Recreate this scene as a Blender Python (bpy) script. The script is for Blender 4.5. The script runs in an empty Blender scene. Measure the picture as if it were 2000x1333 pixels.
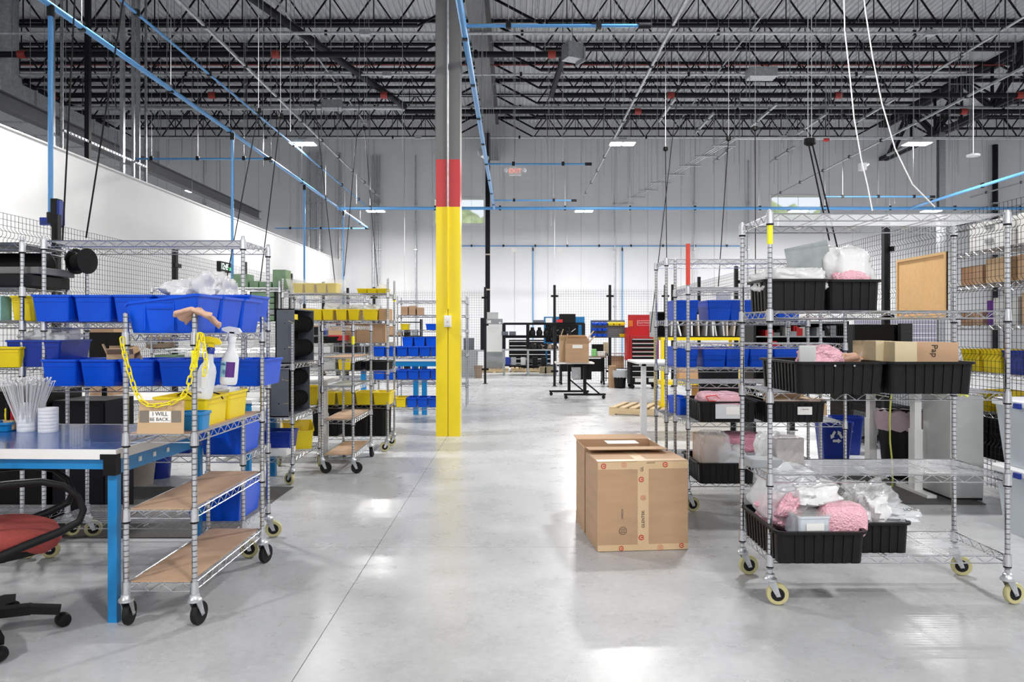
import bpy, math, random
from math import sin, cos, pi, radians as R
from mathutils import Vector, Matrix, noise
S = bpy.context.scene
col = S.collection
# ---------------------------------------------------------------- camera, world, exposure
F, H = 1450.0, 1.39
cd = bpy.data.cameras.new('camera'); cam = bpy.data.objects.new('camera', cd); col.objects.link(cam)
cam.location = (0, 0, H); cam.rotation_euler = (R(90), 0, 0)
cd.sensor_width = 36; cd.lens = 36 * F / 2000; cd.shift_x = -5 / 2000; cd.shift_y = -21.5 / 2000
cd.clip_start = .05; cd.clip_end = 300
S.camera = cam
S.view_settings.view_transform = 'Standard'; S.view_settings.look = 'None'
S.view_settings.gamma = 1; S.view_settings.use_curve_mapping = False
S.view_settings.exposure = 0.36
S.cycles.use_denoising = True
S.cycles.max_bounces = 8; S.cycles.transparent_max_bounces = 24; S.cycles.sample_clamp_indirect = 6
S.cycles.caustics_reflective = False; S.cycles.caustics_refractive = False
W = bpy.data.worlds.new('world'); S.world = W; W.use_nodes = True
wb = W.node_tree.nodes['Background']; wb.inputs[0].default_value = (.93, .96, 1, 1); wb.inputs[1].default_value = .82
LAMP_W = 262
# high-bay lamps: rows over x, every 9.6 m
LAMPS = [(x, y, 5.85) for y in (8.3, 17.9) for x in (-5.1, 2.6, 9.7)] + [(-4.6, 24.6, 5.3), (2.3, 24.6, 5.3), (9.4, 24.6, 5.3), (-9.95, 23.2, 5.7), (13.8, 24.6, 5.3)] \
      + [(x, y, 5.85) for y in (-1.3, -10) for x in (-5.1, 2.6, 9.7)]

def X(px, Y): return (px - 1005) * Y / F
def Z(py, Y): return H - (py - 645) * Y / F

# ---------------------------------------------------------------- materials
M = {}
def mat(name, c, rough=.5, metal=0, noise_amt=0, scale=8, bump=0, bscale=60, trans=0, alpha=1, emit=0, coat=0, sub=0, stretch=None, c2=None, bubble=0):
    m = bpy.data.materials.new(name); m.use_nodes = True; n = m.node_tree.nodes; l = m.node_tree.links
    b = n['Principled BSDF']; b.inputs['Base Color'].default_value = (*c, 1); b.inputs['Roughness'].default_value = rough
    b.inputs['Metallic'].default_value = metal
    if trans: b.inputs['Transmission Weight'].default_value = trans
    if alpha < 1: b.inputs['Alpha'].default_value = alpha
    if coat: b.inputs['Coat Weight'].default_value = coat
    if emit: b.inputs['Emission Color'].default_value = (*c, 1); b.inputs['Emission Strength'].default_value = emit
    if noise_amt or bump or bubble:
        tc = n.new('ShaderNodeTexCoord'); mp = n.new('ShaderNodeMapping'); l.new(tc.outputs['Object'], mp.inputs[0])
        if stretch: mp.inputs['Scale'].default_value = stretch
    if noise_amt:
        t = n.new('ShaderNodeTexNoise'); t.inputs['Scale'].default_value = scale; t.inputs['Detail'].default_value = 6
        l.new(mp.outputs[0], t.inputs[0])
        r = n.new('ShaderNodeValToRGB'); d = c2 or tuple(x * (1 - noise_amt) for x in c)
        r.color_ramp.elements[0].position = .35; r.color_ramp.elements[1].position = .65
        r.color_ramp.elements[0].color = (*d, 1); r.color_ramp.elements[1].color = (*c, 1)
        l.new(t.outputs[0], r.inputs[0]); l.new(r.outputs[0], b.inputs['Base Color'])
    if bump:
        t = n.new('ShaderNodeTexNoise'); t.inputs['Scale'].default_value = bscale; t.inputs['Detail'].default_value = 4
        l.new(mp.outputs[0], t.inputs[0])
        bp = n.new('ShaderNodeBump'); bp.inputs['Strength'].default_value = bump; bp.inputs['Distance'].default_value = .01
        l.new(t.outputs[0], bp.inputs['Height']); l.new(bp.outputs[0], b.inputs['Normal'])
    if bubble:
        t = n.new('ShaderNodeTexVoronoi'); t.inputs['Scale'].default_value = 95
        l.new(mp.outputs[0], t.inputs[0])
        bp = n.new('ShaderNodeBump'); bp.inputs['Strength'].default_value = bubble; bp.inputs['Distance'].default_value = .006; bp.invert = True
        l.new(t.outputs['Distance'], bp.inputs['Height']); l.new(bp.outputs[0], b.inputs['Normal'])
    if name in ('tote_black', 'black', 'black_rubber', 'screen', 'joist', 'black_metal'): b.inputs['Specular IOR Level'].default_value = .2
    if name == 'blue_bin': b.inputs['Specular IOR Level'].default_value = .3
    M[name] = m; return m
mat('chrome', (.60, .61, .63), .2, 1)
mat('groove', (.27, .27, .28), .4, .8)
mat('chrome_wire', (.62, .63, .65), .24, .95)
mat('steel', (.55, .56, .58), .35, .9, .25, 20)
mat('galv', (.62, .64, .66), .4, .7, .25, 14)
mat('black_metal', (.018, .018, .02), .4, .2)
mat('black', (.006, .006, .007), .45)
mat('black_rubber', (.012, .012, .012), .6)
mat('tote_black', (.008, .008, .009), .42)
mat('cream', (.50, .46, .23), .45)
mat('grey_tyre', (.35, .34, .31), .5)
mat('blue_bin', (.001, .085, .70), .33, 0, .12, 5)
mat('blue_dark', (.004, .03, .30), .35)
mat('yellow_bin', (.86, .66, .004), .35, 0, .08, 5)
mat('blue_paint', (.006, .21, .52), .35)
mat('blue_top', (.02, .095, .33), .22, 0, .15, 3, coat=.3)
mat('blue_pipe', (.10, .32, .66), .3, .1)
mat('white', (.80, .80, .79), .4)
mat('white_plastic', (.82, .83, .85), .35)
mat('wall_white', (.70, .70, .70), .6, 0, .03, 2)
mat('wall_back', (.76, .765, .785), .55, 0, .05, .6)
mat('deck', (.74, .75, .78), .4, .15, .12, 4)
mat('joist', (.012, .012, .015), .45, .2)
mat('girder', (.16, .16, .165), .5, 0, .1, 3)
mat('col_grey', (.155, .155, .155), .5)
mat('col_yellow', (.88, .68, .0), .3, coat=.3)
mat('col_red', (.52, .04, .045), .35, coat=.2)
mat('red', (.55, .015, .02), .35)
mat('red_tag', (.80, .07, .04), .4)
mat('tag_yellow', (.93, .90, .02), .4)
mat('chain_yellow', (.88, .74, .01), .4)
mat('card', (.52, .33, .195), .75, 0, .10, 3, .15, 160, stretch=(1, 1, 5))
mat('card_light', (.58, .40, .23), .75, 0, .08, 3)
mat('card_pale', (.60, .50, .32), .7, 0, .08, 3)
mat('masonite', (.50, .33, .215), .5, 0, .14, 9)
mat('tape', (.68, .49, .29), .28)
mat('tape_red', (.55, .05, .03), .5)
mat('ink', (.03, .025, .02), .6)
mat('print_grey', (.20, .17, .14), .6)
mat('paper', (.84, .83, .80), .6)
mat('pine', (.66, .50, .29), .65, 0, .2, 5, stretch=(1, 6, 6))
mat('cork', (.72, .44, .19), .7, 0, .08, 30)
mat('cork_frame', (.62, .38, .16), .5)
mat('rag', (.72, .45, .33), .85, 0, .1, 30, .3, 60)
mat('seat_red', (.34, .055, .045), .85, 0, .2, 120, .4, 300)
mat('grey_cab', (.105, .12, .145), .45)
mat('grey_mid', (.30, .32, .33), .45)
mat('grey_light', (.55, .56, .56), .45, 0, .06, 8)
mat('sheet_metal', (.36, .39, .39), .35, .5, .2, 12)
mat('green', (.20, .33, .19), .5, 0, .2, 12)
mat('green_light', (.28, .72, .25), .5)
mat('orange', (.75, .25, .02), .5)
mat('purple', (.10, .02, .22), .4)
mat('cyan', (.35, .68, .74), .4)
mat('brown_can', (.25, .18, .13), .6)
mat('mat_grey', (.10, .095, .09), .9, 0, .3, 60, .5, 200)
mat('pink', (.90, .50, .58), .3, alpha=.93, bubble=.9)
mat('pink_dark', (.62, .25, .34), .3, bubble=.8)
mat('clear', (.93, .94, .96), .13, alpha=.33, bump=.8, bscale=18)
mat('clear2', (.90, .93, .96), .2, alpha=.55, bump=.5, bscale=14)
mat('poly', (.86, .86, .87), .22, alpha=.85, bump=1.0, bscale=16)
mat('foil', (.45, .42, .41), .25, .3, bump=.8, bscale=25)
mat('tub_clear', (.72, .78, .84), .22, alpha=.72, bump=.15, bscale=8)
mat('tub_frost', (.93, .92, .86), .3, alpha=.16)
mat('liner', (.55, .42, .48), .3, alpha=.8, bump=1, bscale=22)
mat('lens', (1, .97, .92), .3, emit=14)
mat('led', (.75, 1, .85), .3, emit=2)
mat('led_green', (.1, .8, .25), .3, emit=1.2)
mat('exit', (.95, .25, .18), .4, emit=.7)
mat('skypane', (.92, .96, 1), .05, trans=1)
mat('leaf', (.75, .85, .45), .7, 0, .45, 2.5)
mat('cable_y', (.72, .75, .15), .4)
mat('tan', (.60, .52, .44), .5)
mat('red_pipe', (.35, .04, .03), .4)
mat('screen', (.010, .009, .008), .25)

def concrete():
    m = mat('concrete', (.45, .46, .475), .22); n = m.node_tree.nodes; l = m.node_tree.links; b = n['Principled BSDF']
    g = n.new('ShaderNodeNewGeometry')
    def nz(sc, det, rough=.55):
        t = n.new('ShaderNodeTexNoise'); t.inputs['Scale'].default_value = sc; t.inputs['Detail'].default_value = det; t.inputs['Roughness'].default_value = rough
        l.new(g.outputs['Position'], t.inputs[0]); return t
    a = nz(.45, 5, .55); c = nz(3.0, 7, .6); d = nz(26, 4)
    def ramp(src, p0, p1, c0, c1):
        r = n.new('ShaderNodeValToRGB'); e = r.color_ramp.elements
        e[0].position = p0; e[1].position = p1; e[0].color = (*c0, 1); e[1].color = (*c1, 1); l.new(src.outputs[0], r.inputs[0]); return r
    ra = ramp(a, .15, .85, (.36, .37, .385), (.62, .625, .635)); rc = ramp(c, .15, .85, (.86,) * 3, (1.10,) * 3); rd = ramp(d, .3, .72, (.93,) * 3, (1.07,) * 3)
    def mul(p, q):
        x = n.new('ShaderNodeMix'); x.data_type = 'RGBA'; x.blend_type = 'MULTIPLY'; x.inputs[0].default_value = 1
        l.new(p, x.inputs[6]); l.new(q, x.inputs[7]); return x.outputs[2]
    l.new(mul(mul(ra.outputs[0], rc.outputs[0]), rd.outputs[0]), b.inputs['Base Color'])
    rr = n.new('ShaderNodeMapRange'); rr.inputs[1].default_value = .3; rr.inputs[2].default_value = .7; rr.inputs[3].default_value = .24; rr.inputs[4].default_value = .34
    l.new(c.outputs[0], rr.inputs[0]); l.new(rr.outputs[0], b.inputs['Roughness'])
    bp = n.new('ShaderNodeBump'); bp.inputs['Strength'].default_value = .05; bp.inputs['Distance'].default_value = .01
    l.new(a.outputs[0], bp.inputs['Height']); l.new(bp.outputs[0], b.inputs['Normal'])
concrete()

# ---------------------------------------------------------------- mesh builder
class MB:
    def __init__(s): s.v = []; s.f = []; s.mi = []; s.m = 0; s.sm = []
    def add(s, vs, fs, smooth=False):
        o = len(s.v); s.v += [tuple(v) for v in vs]
        for f in fs: s.f.append([i + o for i in f]); s.mi.append(s.m); s.sm.append(smooth)
    def box(s, x0, x1, y0, y1, z0, z1):
        s.add([(x0, y0, z0), (x1, y0, z0), (x1, y1, z0), (x0, y1, z0), (x0, y0, z1), (x1, y0, z1), (x1, y1, z1), (x0, y1, z1)],
              [(0, 3, 2, 1), (4, 5, 6, 7), (0, 1, 5, 4), (1, 2, 6, 5), (2, 3, 7, 6), (3, 0, 4, 7)]); return s
    def bar(s, p, q, w, h, up=(0, 0, 1)):
        p = Vector(p); q = Vector(q); d = (q - p).normalized(); u = Vector(up)
        if abs(d.dot(u)) > .99: u = Vector((0, 1, 0))
        a = d.cross(u).normalized() * w / 2; b = a.cross(d).normalized() * h / 2
        vs = [e + i * a + j * b for e in (p, q) for i, j in ((-1, -1), (1, -1), (1, 1), (-1, 1))]
        s.add(vs, [(0, 1, 2, 3), (7, 6, 5, 4), (0, 4, 5, 1), (1, 5, 6, 2), (2, 6, 7, 3), (3, 7, 4, 0)]); return s
    def ring(s, c, d, r, n):
        d = Vector(d).normalized(); u = Vector((0, 0, 1)) if abs(d.z) < .9 else Vector((1, 0, 0))
        a = d.cross(u).normalized(); b = d.cross(a)
        return [Vector(c) + r * (cos(2 * pi * (i + .5) / n) * a + sin(2 * pi * (i + .5) / n) * b) for i in range(n)]
    def tube(s, p, q, r, n=6, r2=None, cap=True):
        p = Vector(p); q = Vector(q); d = q - p
        vs = s.ring(p, d, r, n) + s.ring(q, d, r if r2 is None else r2, n)
        fs = [(i, (i + 1) % n, n + (i + 1) % n, n + i) for i in range(n)]
        s.add(vs, fs, n > 5)
        if cap: s.add(vs, [tuple(range(n))[::-1], tuple(range(n, 2 * n))])
        return s
    def path(s, pts, r, n=6, closed=False):
        pts = [Vector(p) for p in pts]; k = len(pts); rs = []
        prev = None
        for i, p in enumerate(pts):
            a = pts[i - 1] if (i > 0 or closed) else p; b = pts[(i + 1) % k] if (i < k - 1 or closed) else p
            d = (b - a).normalized()
            if prev is None: u = Vector((0, 0, 1)) if abs(d.z) < .9 else Vector((1, 0, 0)); x = d.cross(u).normalized()
            else: x = (prev - d * prev.dot(d)).normalized()
            prev = x; y = d.cross(x)
            rr = r[i] if isinstance(r, (list, tuple)) else r
            rs.append([p + rr * (cos(2 * pi * j / n) * x + sin(2 * pi * j / n) * y) for j in range(n)])
        s.loft(rs, closed, n > 4, caps=not closed); return s
    def loft(s, rs, closed=False, smooth=True, caps=True):
        n = len(rs[0]); k = len(rs); vs = [p for r in rs for p in r]; fs = []
        for i in range(k if closed else k - 1):
            j = (i + 1) % k
            for a in range(n): b = (a + 1) % n; fs.append((i * n + a, i * n + b, j * n + b, j * n + a))
        s.add(vs, fs, smooth)
        if caps: s.add(list(rs[0]) + list(rs[-1]), [tuple(range(n))[::-1], tuple(range(n, 2 * n))])
        return s
    def lathe(s, prof, c=(0, 0, 0), n=16, axis='z', smooth=True):
        rs = []
        for r, z in prof:
            ring = []
            for i in range(n):
                a = 2 * pi * i / n; p, q = r * cos(a), r * sin(a)
                v = {'z': (p, q, z), 'x': (z, p, q), 'y': (q, z, p)}[axis]
                ring.append((v[0] + c[0], v[1] + c[1], v[2] + c[2]))
            rs.append(ring)
        s.loft(rs, False, smooth); return s
    def mesh(s, name, mats):
        me = bpy.data.meshes.new(name); me.from_pydata(s.v, [], s.f)
        for m in (mats if isinstance(mats, (list, tuple)) else [mats]): me.materials.append(M[m])
        me.polygons.foreach_set('material_index', s.mi); me.polygons.foreach_set('use_smooth', s.sm)
        if any(s.sm):
            try: me.set_sharp_from_angle(angle=R(50))
            except Exception: pass
        me.update(); return me
    def build(s, name, mats, parent=None, loc=(0, 0, 0), rot=(0, 0, 0), **k):
        return inst(name, s.mesh(name, mats), parent, loc, rot, **k)

def props(o, label=None, cat=None, group=None, kind=None):
    if label: o['label'] = label
    if cat: o['category'] = cat
    if group: o['group'] = group
    if kind: o['kind'] = kind
    return o
def inst(name, me, parent=None, loc=(0, 0, 0), rot=(0, 0, 0), **k):
    o = bpy.data.objects.new(name, me); col.objects.link(o); o.parent = parent; o.location = loc; o.rotation_euler = rot
    return props(o, **k)
def thing(name, label, cat, loc=(0, 0, 0), rz=0, group=None, kind=None):
    o = bpy.data.objects.new(name, None); o.empty_display_size = .05; col.objects.link(o); o.location = loc; o.rotation_euler = (0, 0, R(rz))
    return props(o, label, cat, group, kind)
def dup(o, loc=None, rz=None, parent=None, **k):
    c = o.copy(); col.objects.link(c); c.parent = parent
    if loc is not None: c.location = loc
    if rz is not None: c.rotation_euler = (0, 0, R(rz))
    for ch in list(o.children): dup(ch, parent=c)
    return props(c, **k)
_c = {}
def cached(key, fn):
    if key not in _c: _c[key] = fn()
    return _c[key]
def text(s, size, mname, parent, loc, rot, ext=.0006, name='lettering', align='CENTER'):
    cu = bpy.data.curves.new(name, 'FONT'); cu.body = s; cu.size = size; cu.extrude = ext; cu.align_x = align; cu.align_y = 'CENTER'
    o = bpy.data.objects.new(name, cu); col.objects.link(o); me = bpy.data.meshes.new_from_object(o, depsgraph=bpy.context.evaluated_depsgraph_get())
    bpy.data.objects.remove(o); me.materials.clear(); me.materials.append(M[mname]); return inst(name, me, parent, loc, rot)
ORD = ['leftmost', 'second from the left', 'third from the left', 'fourth from the left', 'fifth from the left', 'sixth from the left',
       'seventh from the left', 'eighth from the left', 'ninth from the left', 'tenth from the left']
def od(i, n): return 'rightmost' if i == n - 1 and n > 1 else ORD[i]

# ---------------------------------------------------------------- wire shelving kit
def shelf_mesh(w, d, fine=True):
    def f():
        b = MB(); r = .0032 if fine else .0042; h = .036; x, y = w / 2, d / 2
        for z in (0, -h):
            b.path([(-x, -y, z), (x, -y, z), (x, y, z), (-x, y, z)], r, 4, True)
        for s in (-1, 1):
            k = max(2, round(w / (.055 if fine else .09))); b.path([(-x + w * i / k, s * y, 0 if i % 2 else -h) for i in range(k + 1)], r * .8, 4)
            k = max(2, round(d / (.045 if fine else .09))); b.path([(s * x, -y + d * i / k, 0 if i % 2 else -h) for i in range(k + 1)], r * .8, 4)
        k = round(d / (.026 if fine else .05))
        for i in range(1, k): b.tube((-x, -y + d * i / k, .001), (x, -y + d * i / k, .001), .0019 if fine else .0026, 4, cap=False)
        for i in range(1, 4):
            xx = -x + w * i / 4
            b.tube((xx, -y, -.005), (xx, y, -.005), r, 4); b.tube((xx, -y, -.02), (xx, y, -.02), r * .8, 4)
        for i in (-1, 1):
            for j in (-1, 1):
                b.m = 0; b.lathe([(.014, .008), (.018, .008), (.0205, -.05), (.014, -.05)], (i * x, j * y, 0), 10)
                b.m = 1; b.lathe([(.014, -.049), (.019, -.049), (.019, -.058), (.014, -.058)], (i * x, j * y, 0), 10)
        return b.mesh('wire_shelf', ['chrome_wire', 'black'])
    return cached(('shelf', round(w, 3), round(d, 3), fine), f)
def post_mesh(z0, z1, fine):
    def f():
        b = MB(); pr = [(.0127, z0)]
        z = z0 + .03
        while z < z1 - .01 and fine:
            pr += [(.0127, z - .0022), (.0106, z - .0008), (.0106, z + .0008), (.0127, z + .0022)]; z += .0254
        pr += [(.0127, z1), (.006, z1 + .004)]
        b.lathe(pr, n=10, smooth=True); z = z0 + .03
        while z < z1 - .01 and fine: b.m = 1; b.lathe([(.0129, z - .0008), (.0129, z + .0008)], n=10); z += .0254
        return b.mesh('post', ['chrome', 'groove'])
    return cached(('post', round(z0, 3), round(z1, 3), fine), f)
def caster(parent, x, y, ang, r=.055, tyre='cream'):
    def fk():
        b = MB(); b.lathe([(.013, 2 * r + .05), (.022, 2 * r + .045), (.024, 2 * r + .03), (.034, 2 * r + .022), (.034, 2 * r + .012), (.02, 2 * r + .006)], n=12)
        for s in (-1, 1):
            b.add([(-.018, s * .021, 2 * r + .014), (.026, s * .021, 2 * r + .014), (.05, s * .021, r - .008), (.03, s * .021, r - .012),
                   (-.018, s * .018, 2 * r + .014), (.026, s * .018, 2 * r + .014), (.05, s * .018, r - .008), (.03, s * .018, r - .012)],
                  [(0, 1, 2, 3), (7, 6, 5, 4), (0, 4, 5, 1), (1, 5, 6, 2), (2, 6, 7, 3), (3, 7, 4, 0)])
        b.tube((.036, -.026, r), (.036, .026, r), .007, 8)
        return b.mesh('caster', 'galv')
    def wh():
        b = MB(); b.m = 0; b.lathe([(r * .62, -.013), (r * .93, -.014), (r, -.008), (r, .008), (r * .93, .014), (r * .62, .013)], n=20, axis='y')
        b.m = 1; b.lathe([(.006, -.015), (r * .62, -.0135), (r * .62, .0135), (.006, .015)], n=14, axis='y'); return b.mesh('wheel', [tyre, 'black_rubber'])
    c = inst('caster', cached(('fork', r), fk), parent, (x, y, 0), (0, 0, R(ang)))
    inst('wheel', cached(('wheel', r, tyre), wh), c, (.036, 0, r)); return c
def rack(label, cx, cy, w, d, h, zs, rz=0, fine=True, tyre='cream', angs=(20, -30, 15, 40), cr=.055, casters=True, name='wire_shelving_rack', cat='shelving rack', group=None, boards=None, sleeve=None):
    t = thing(name, label, cat, (cx, cy, 0), rz, group)
    z0 = 2 * cr + .04 if casters else .0
    for i, (sx, sy) in enumerate(((-1, -1), (1, -1), (-1, 1), (1, 1))):
        inst('post', post_mesh(z0, h, fine), t, (sx * w / 2, sy * d / 2, 0))
        if casters: caster(t, sx * w / 2, sy * d / 2, angs[i], cr, tyre)
    for z in zs: inst('wire_shelf', shelf_mesh(w, d, fine), t, (0, 0, z))
    for z, m in (boards or {}).items():
        MB().box(-w / 2 + .02, w / 2 - .02, -d / 2 + .004, d / 2 - .004, 0, .006).build('shelf_liner', m, t, (0, 0, z + .0035))
    return t

# ---------------------------------------------------------------- bins and totes
def outline(w, d, r, rib, step=.024):
    x, y = w / 2, d / 2; P = []
    def side(a, b, nrm):
        L = (Vector(b) - Vector(a)).length; k = max(3, int(L / step)) | 1
        for i in range(k + 1):
            if not rib:
                if i in (0, k): P.append((Vector(a).lerp(Vector(b), i / k), nrm, 0))
                continue
            p = Vector(a).lerp(Vector(b), i / k)
            fa, fb = (i - 1) % 2, i % 2
            if i == 0: P.append((p, nrm, 0))
            elif i == k: P.append((p, nrm, 0))
            else: P.append((p, nrm, fa)); P.append((p, nrm, fb))
    def corner(c, a0):
        for i in (1, 2, 3):
            a = a0 + i * pi / 8; P.append((Vector((c[0] + r * cos(a), c[1] + r * sin(a))), (cos(a), sin(a)), 0))
    side((-x + r, -y), (x - r, -y), (0, -1)); corner((x - r, -y + r), -pi / 2)
    side((x, -y + r), (x, y - r), (1, 0)); corner((x - r, y - r), 0)
    side((x - r, y), (-x + r, y), (0, 1)); corner((-x + r, y - r), pi / 2)
    side((-x, y - r), (-x, -y + r), (-1, 0)); corner((-x + r, -y + r), pi)
    return P
def tub_mesh(w, d, h, m, taper=.03, t=.004, rimh=.012, rimo=.008, r=.015, rib=0, zf=None):
    def f():
        b = MB(); P = outline(w, d, r, rib)
        def ring(z, off, k):   # k: 0 bottom .. 1 top
            out = []
            for p, n_, fl in P:
                s = 1 - taper * (1 - k); o = off - (rib if fl else 0) * (1 if off >= -1e-6 and off < .001 else 0)
                x = p.x * s + n_[0] * o; y = p.y * s + n_[1] * o
                zz = z * (zf(x / w, y / d) if (zf and z > h * .3) else 1)
                out.append((x, y, zz))
            return out
        rr = [ring(0, 0, 0), ring(h - rimh, 0, 1), ring(h - rimh, rimo, 1), ring(h, rimo, 1), ring(h, -t - .001, 1), ring(t + .002, -t - .001, 0)]
        if rib or not zf: b.loft(rr, False, False)
        else: b.loft(rr, False, False)
        return b.mesh('tub', m)
    return cached(('tub', w, d, h, m, taper, rib, rimo, bool(zf), r), f)
def slope_front(x, y):
    return 1 if y > -.34 else max(.72, 1 + (y + .34) * 1.9)
BINW = {}
def bin_(label, x, y, z, w=.2, d=.3, h=.16, m='blue_bin', rz=0, group=None, open_front=False, cat='bin', name='storage_bin', card=False, taper=.12):
    t = thing(name, label, cat, (x, y, z), rz, group)
    inst('body', tub_mesh(w, d, h, m, taper, zf=slope_front if open_front else None), t)
    def lip():
        b = MB(); b.box(-w * .45, w * .45, -d / 2 * (1 - taper * .22) - .004, -d / 2 * (1 - taper * .22) + .002, h * .735, h * .755)
        b.box(-w * .47, w * .47, d / 2 * (1 - taper * .22) - .002, d / 2 * (1 - taper * .22) + .004, h * .735, h * .755); return b.mesh('rib_line', m)
    if not open_front: inst('rib_line', cached(('lip', w, d, h, m, taper), lip), t)
    return t
def tote(label, x, y, z, w, d, h=.16, rz=0, group='black ribbed totes on the wheeled racks'):
    t = thing('divider_tote', label, 'tote', (x, y, z), rz, group)
    inst('body', tub_mesh(w, d, h, 'tote_black', .04, .004, .012, .016, .035, .007), t); return t

# ---------------------------------------------------------------- soft and boxy things
def blob_mesh(w, d, h, seed, m, rough=.25, e=.55, nu=40, nv=22, lean=0):
    b = MB(); rs = []; sg = lambda v, p: math.copysign(abs(v) ** p, v)
    for j in range(nv + 1):
        ph = -pi / 2 + pi * j / nv; ring = []
        for i in range(nu):
            th = 2 * pi * i / nu
            x = sg(cos(ph), e) * sg(cos(th), e); y = sg(cos(ph), e) * sg(sin(th), e); z = sg(sin(ph), .75)
            q = Vector((x * 1.7 + seed * 7.1, y * 1.7, z * 1.7))
            k = 1 + rough * (noise.noise(q) * 1.1 + .5 * abs(noise.noise(q * 3.1)) + .25 * noise.noise(q * 7))
            zz = max(-1, z * k if z > 0 else z)
            ring.append((x * k * w / 2 + lean * (zz + 1) * .5, y * k * d / 2, (zz + 1) * h / 2))
        rs.append(ring)
    b.loft(rs, False, True); return b.mesh('pouch', m)
def bag(name, label, cat, x, y, z, w, d, h, seed, m, rz=0, rough=.25, e=.55, lean=0, group=None, tilt=(0, 0)):
    o = inst(name, blob_mesh(w, d, h, seed, m, rough, e, lean=lean), None, (x, y, z), (R(tilt[0]), R(tilt[1]), R(rz)))
    return props(o, label, cat, group)
def flapbox(label, x, y, z, w, d, h, rz=0, m='card', open_=0, group=None, name='cardboard_box', flaps=(1, 1, 1, 1), ang=25, tape=True):
    t = thing(name, label, 'box', (x, y, z), rz, group); k = .004
    b = MB()
    for a in ((-w / 2, w / 2, -d / 2, -d / 2 + k, 0, h), (-w / 2, w / 2, d / 2 - k, d / 2, 0, h), (-w / 2, -w / 2 + k, -d / 2 + k, d / 2 - k, 0, h), (w / 2 - k, w / 2, -d / 2 + k, d / 2 - k, 0, h), (-w / 2 + k, w / 2 - k, -d / 2 + k, d / 2 - k, 0, k)): b.box(*a)
    b.build('body', m, t)
    if not open_:
        for s in (-1, 1):
            MB().box(-w / 2, w / 2, (-d / 2 if s < 0 else .002), (-.002 if s < 0 else d / 2), 0, k).build('flap', m, t, (0, 0, h))
        if tape: MB().box(-w / 2 - .001, w / 2 + .001, -.025, .025, 0, .001).build('tape', 'tape', t, (0, 0, h + k))
    else:
        for i, (px, py, L, D, rr) in enumerate(((0, -d / 2, w, d / 2, 180), (0, d / 2, w, d / 2, 0), (-w / 2, 0, d, w / 2, 90), (w / 2, 0, d, w / 2, -90))):
            if not flaps[i]: continue
            a = R(ang * (1 + .35 * ((i * 37) % 3 - 1)))
            p = MB().box(-L / 2 + .004, L / 2 - .004, 0, D * .9, 0, k); o = p.build('flap', m, t, (px, py, h), (0, 0, 0))
            o.rotation_euler = (Matrix.Rotation(R(rr), 3, 'Z') @ Matrix.Rotation(a, 3, 'X')).to_euler()
    return t
# ================================================================= structure
def struct(name, mb, m, parent=None, loc=(0, 0, 0)):
    o = mb.build(name, m, parent, loc)
    if parent is None: o['kind'] = 'structure'
    return o
fl = struct('floor', MB().box(-31, 31, -12, 29.2, -.2, -.012), 'concrete')
xs = [-31, -26.28, -21.2, -16.12, -11.04, -5.96, -.88, 4.2, 9.28, 14.36, 19.44, 24.52, 31]; ys = [-12, -5.4, -.3, 4.75, 9.8, 14.85, 19.9, 24.95, 29.2]
for i in range(len(xs) - 1):
    for j in range(len(ys) - 1):
        MB().box(xs[i] + .002, xs[i + 1] - .002, ys[j] + .002, ys[j + 1] - .002, -.012, 0).build('slab', 'concrete', fl)
# back wall of tall insulated panels, two windows
YB = 29.0
WN = [(-3.2, -1.14, 5.49, 6.57), (9.96, 12.06, 5.63, 6.67)]
bw = struct('wall_back', MB().box(-31, -3.2, YB + .03, YB + .2, 0, 10).box(-1.14, 9.96, YB + .03, YB + .2, 0, 10).box(12.06, 31, YB + .03, YB + .2, 0, 10)
            .box(-3.2, -1.14, YB + .03, YB + .2, 0, 5.49).box(-3.2, -1.14, YB + .03, YB + .2, 6.57, 10)
            .box(9.96, 12.06, YB + .03, YB + .2, 0, 5.63).box(9.96, 12.06, YB + .03, YB + .2, 6.67, 10), 'wall_back')
px_ = [-31 + i * 1.5 for i in range(18)] + [-4.3, -3.2, -1.14, 0, 1.3, 2.6, 3.9, 5.2, 6.5, 7.8, 9.0, 9.96, 12.06, 13.2, 14.5, 15.8, 17.1, 18.5, 20, 21.5, 23, 24.5, 26, 28, 31]
px_ = sorted(px_)
for i in range(len(px_) - 1):
    a, c = px_[i] + .006, px_[i + 1] - .006
    if c - a < .05: continue
    zz = [(0, 10)]
    for wx0, wx1, z0, z1 in WN:
        if a > wx0 - .05 and c < wx1 + .05: zz = [(0, z0), (z1, 10)]
    for z0, z1 in zz: MB().box(a, c, YB, YB + .031, z0, z1).build('wall_panel', 'wall_back', bw)
for i, (a, c, z0, z1) in enumerate(WN):
    b = MB(); t = .07
    b.box(a, c, YB - .02, YB + .16, z0, z0 + t).box(a, c, YB - .02, YB + .16, z1 - t, z1).box(a, a + t, YB - .02, YB + .16, z0 + t, z1 - t).box(c - t, c, YB - .02, YB + .16, z0 + t, z1 - t)
    w = struct('window_%d' % (i + 1), b, 'white')
    MB().box(a + t, c - t, YB + .06, YB + .07, z0 + t, z1 - t).build('pane', 'skypane', w)
    bush = blob_mesh(9, 3, 8.6, 3 + i, 'leaf', .5, .8, 60, 30)
    o = inst('tree', bush, None, ((a + c) / 2 * 1.35 + 1, 40, -1.4 - i * .1)); props(o, 'bright green leafy tree seen outside the %s high window' % ('left', 'right')[i], 'tree', 'trees outside the windows')
struct('wall_front_unseen', MB().box(-31, 31, -12.2, -12, 0, 10), 'wall_back')  # unseen hall wall behind the camera, added to cut the frontal fill light
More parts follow.
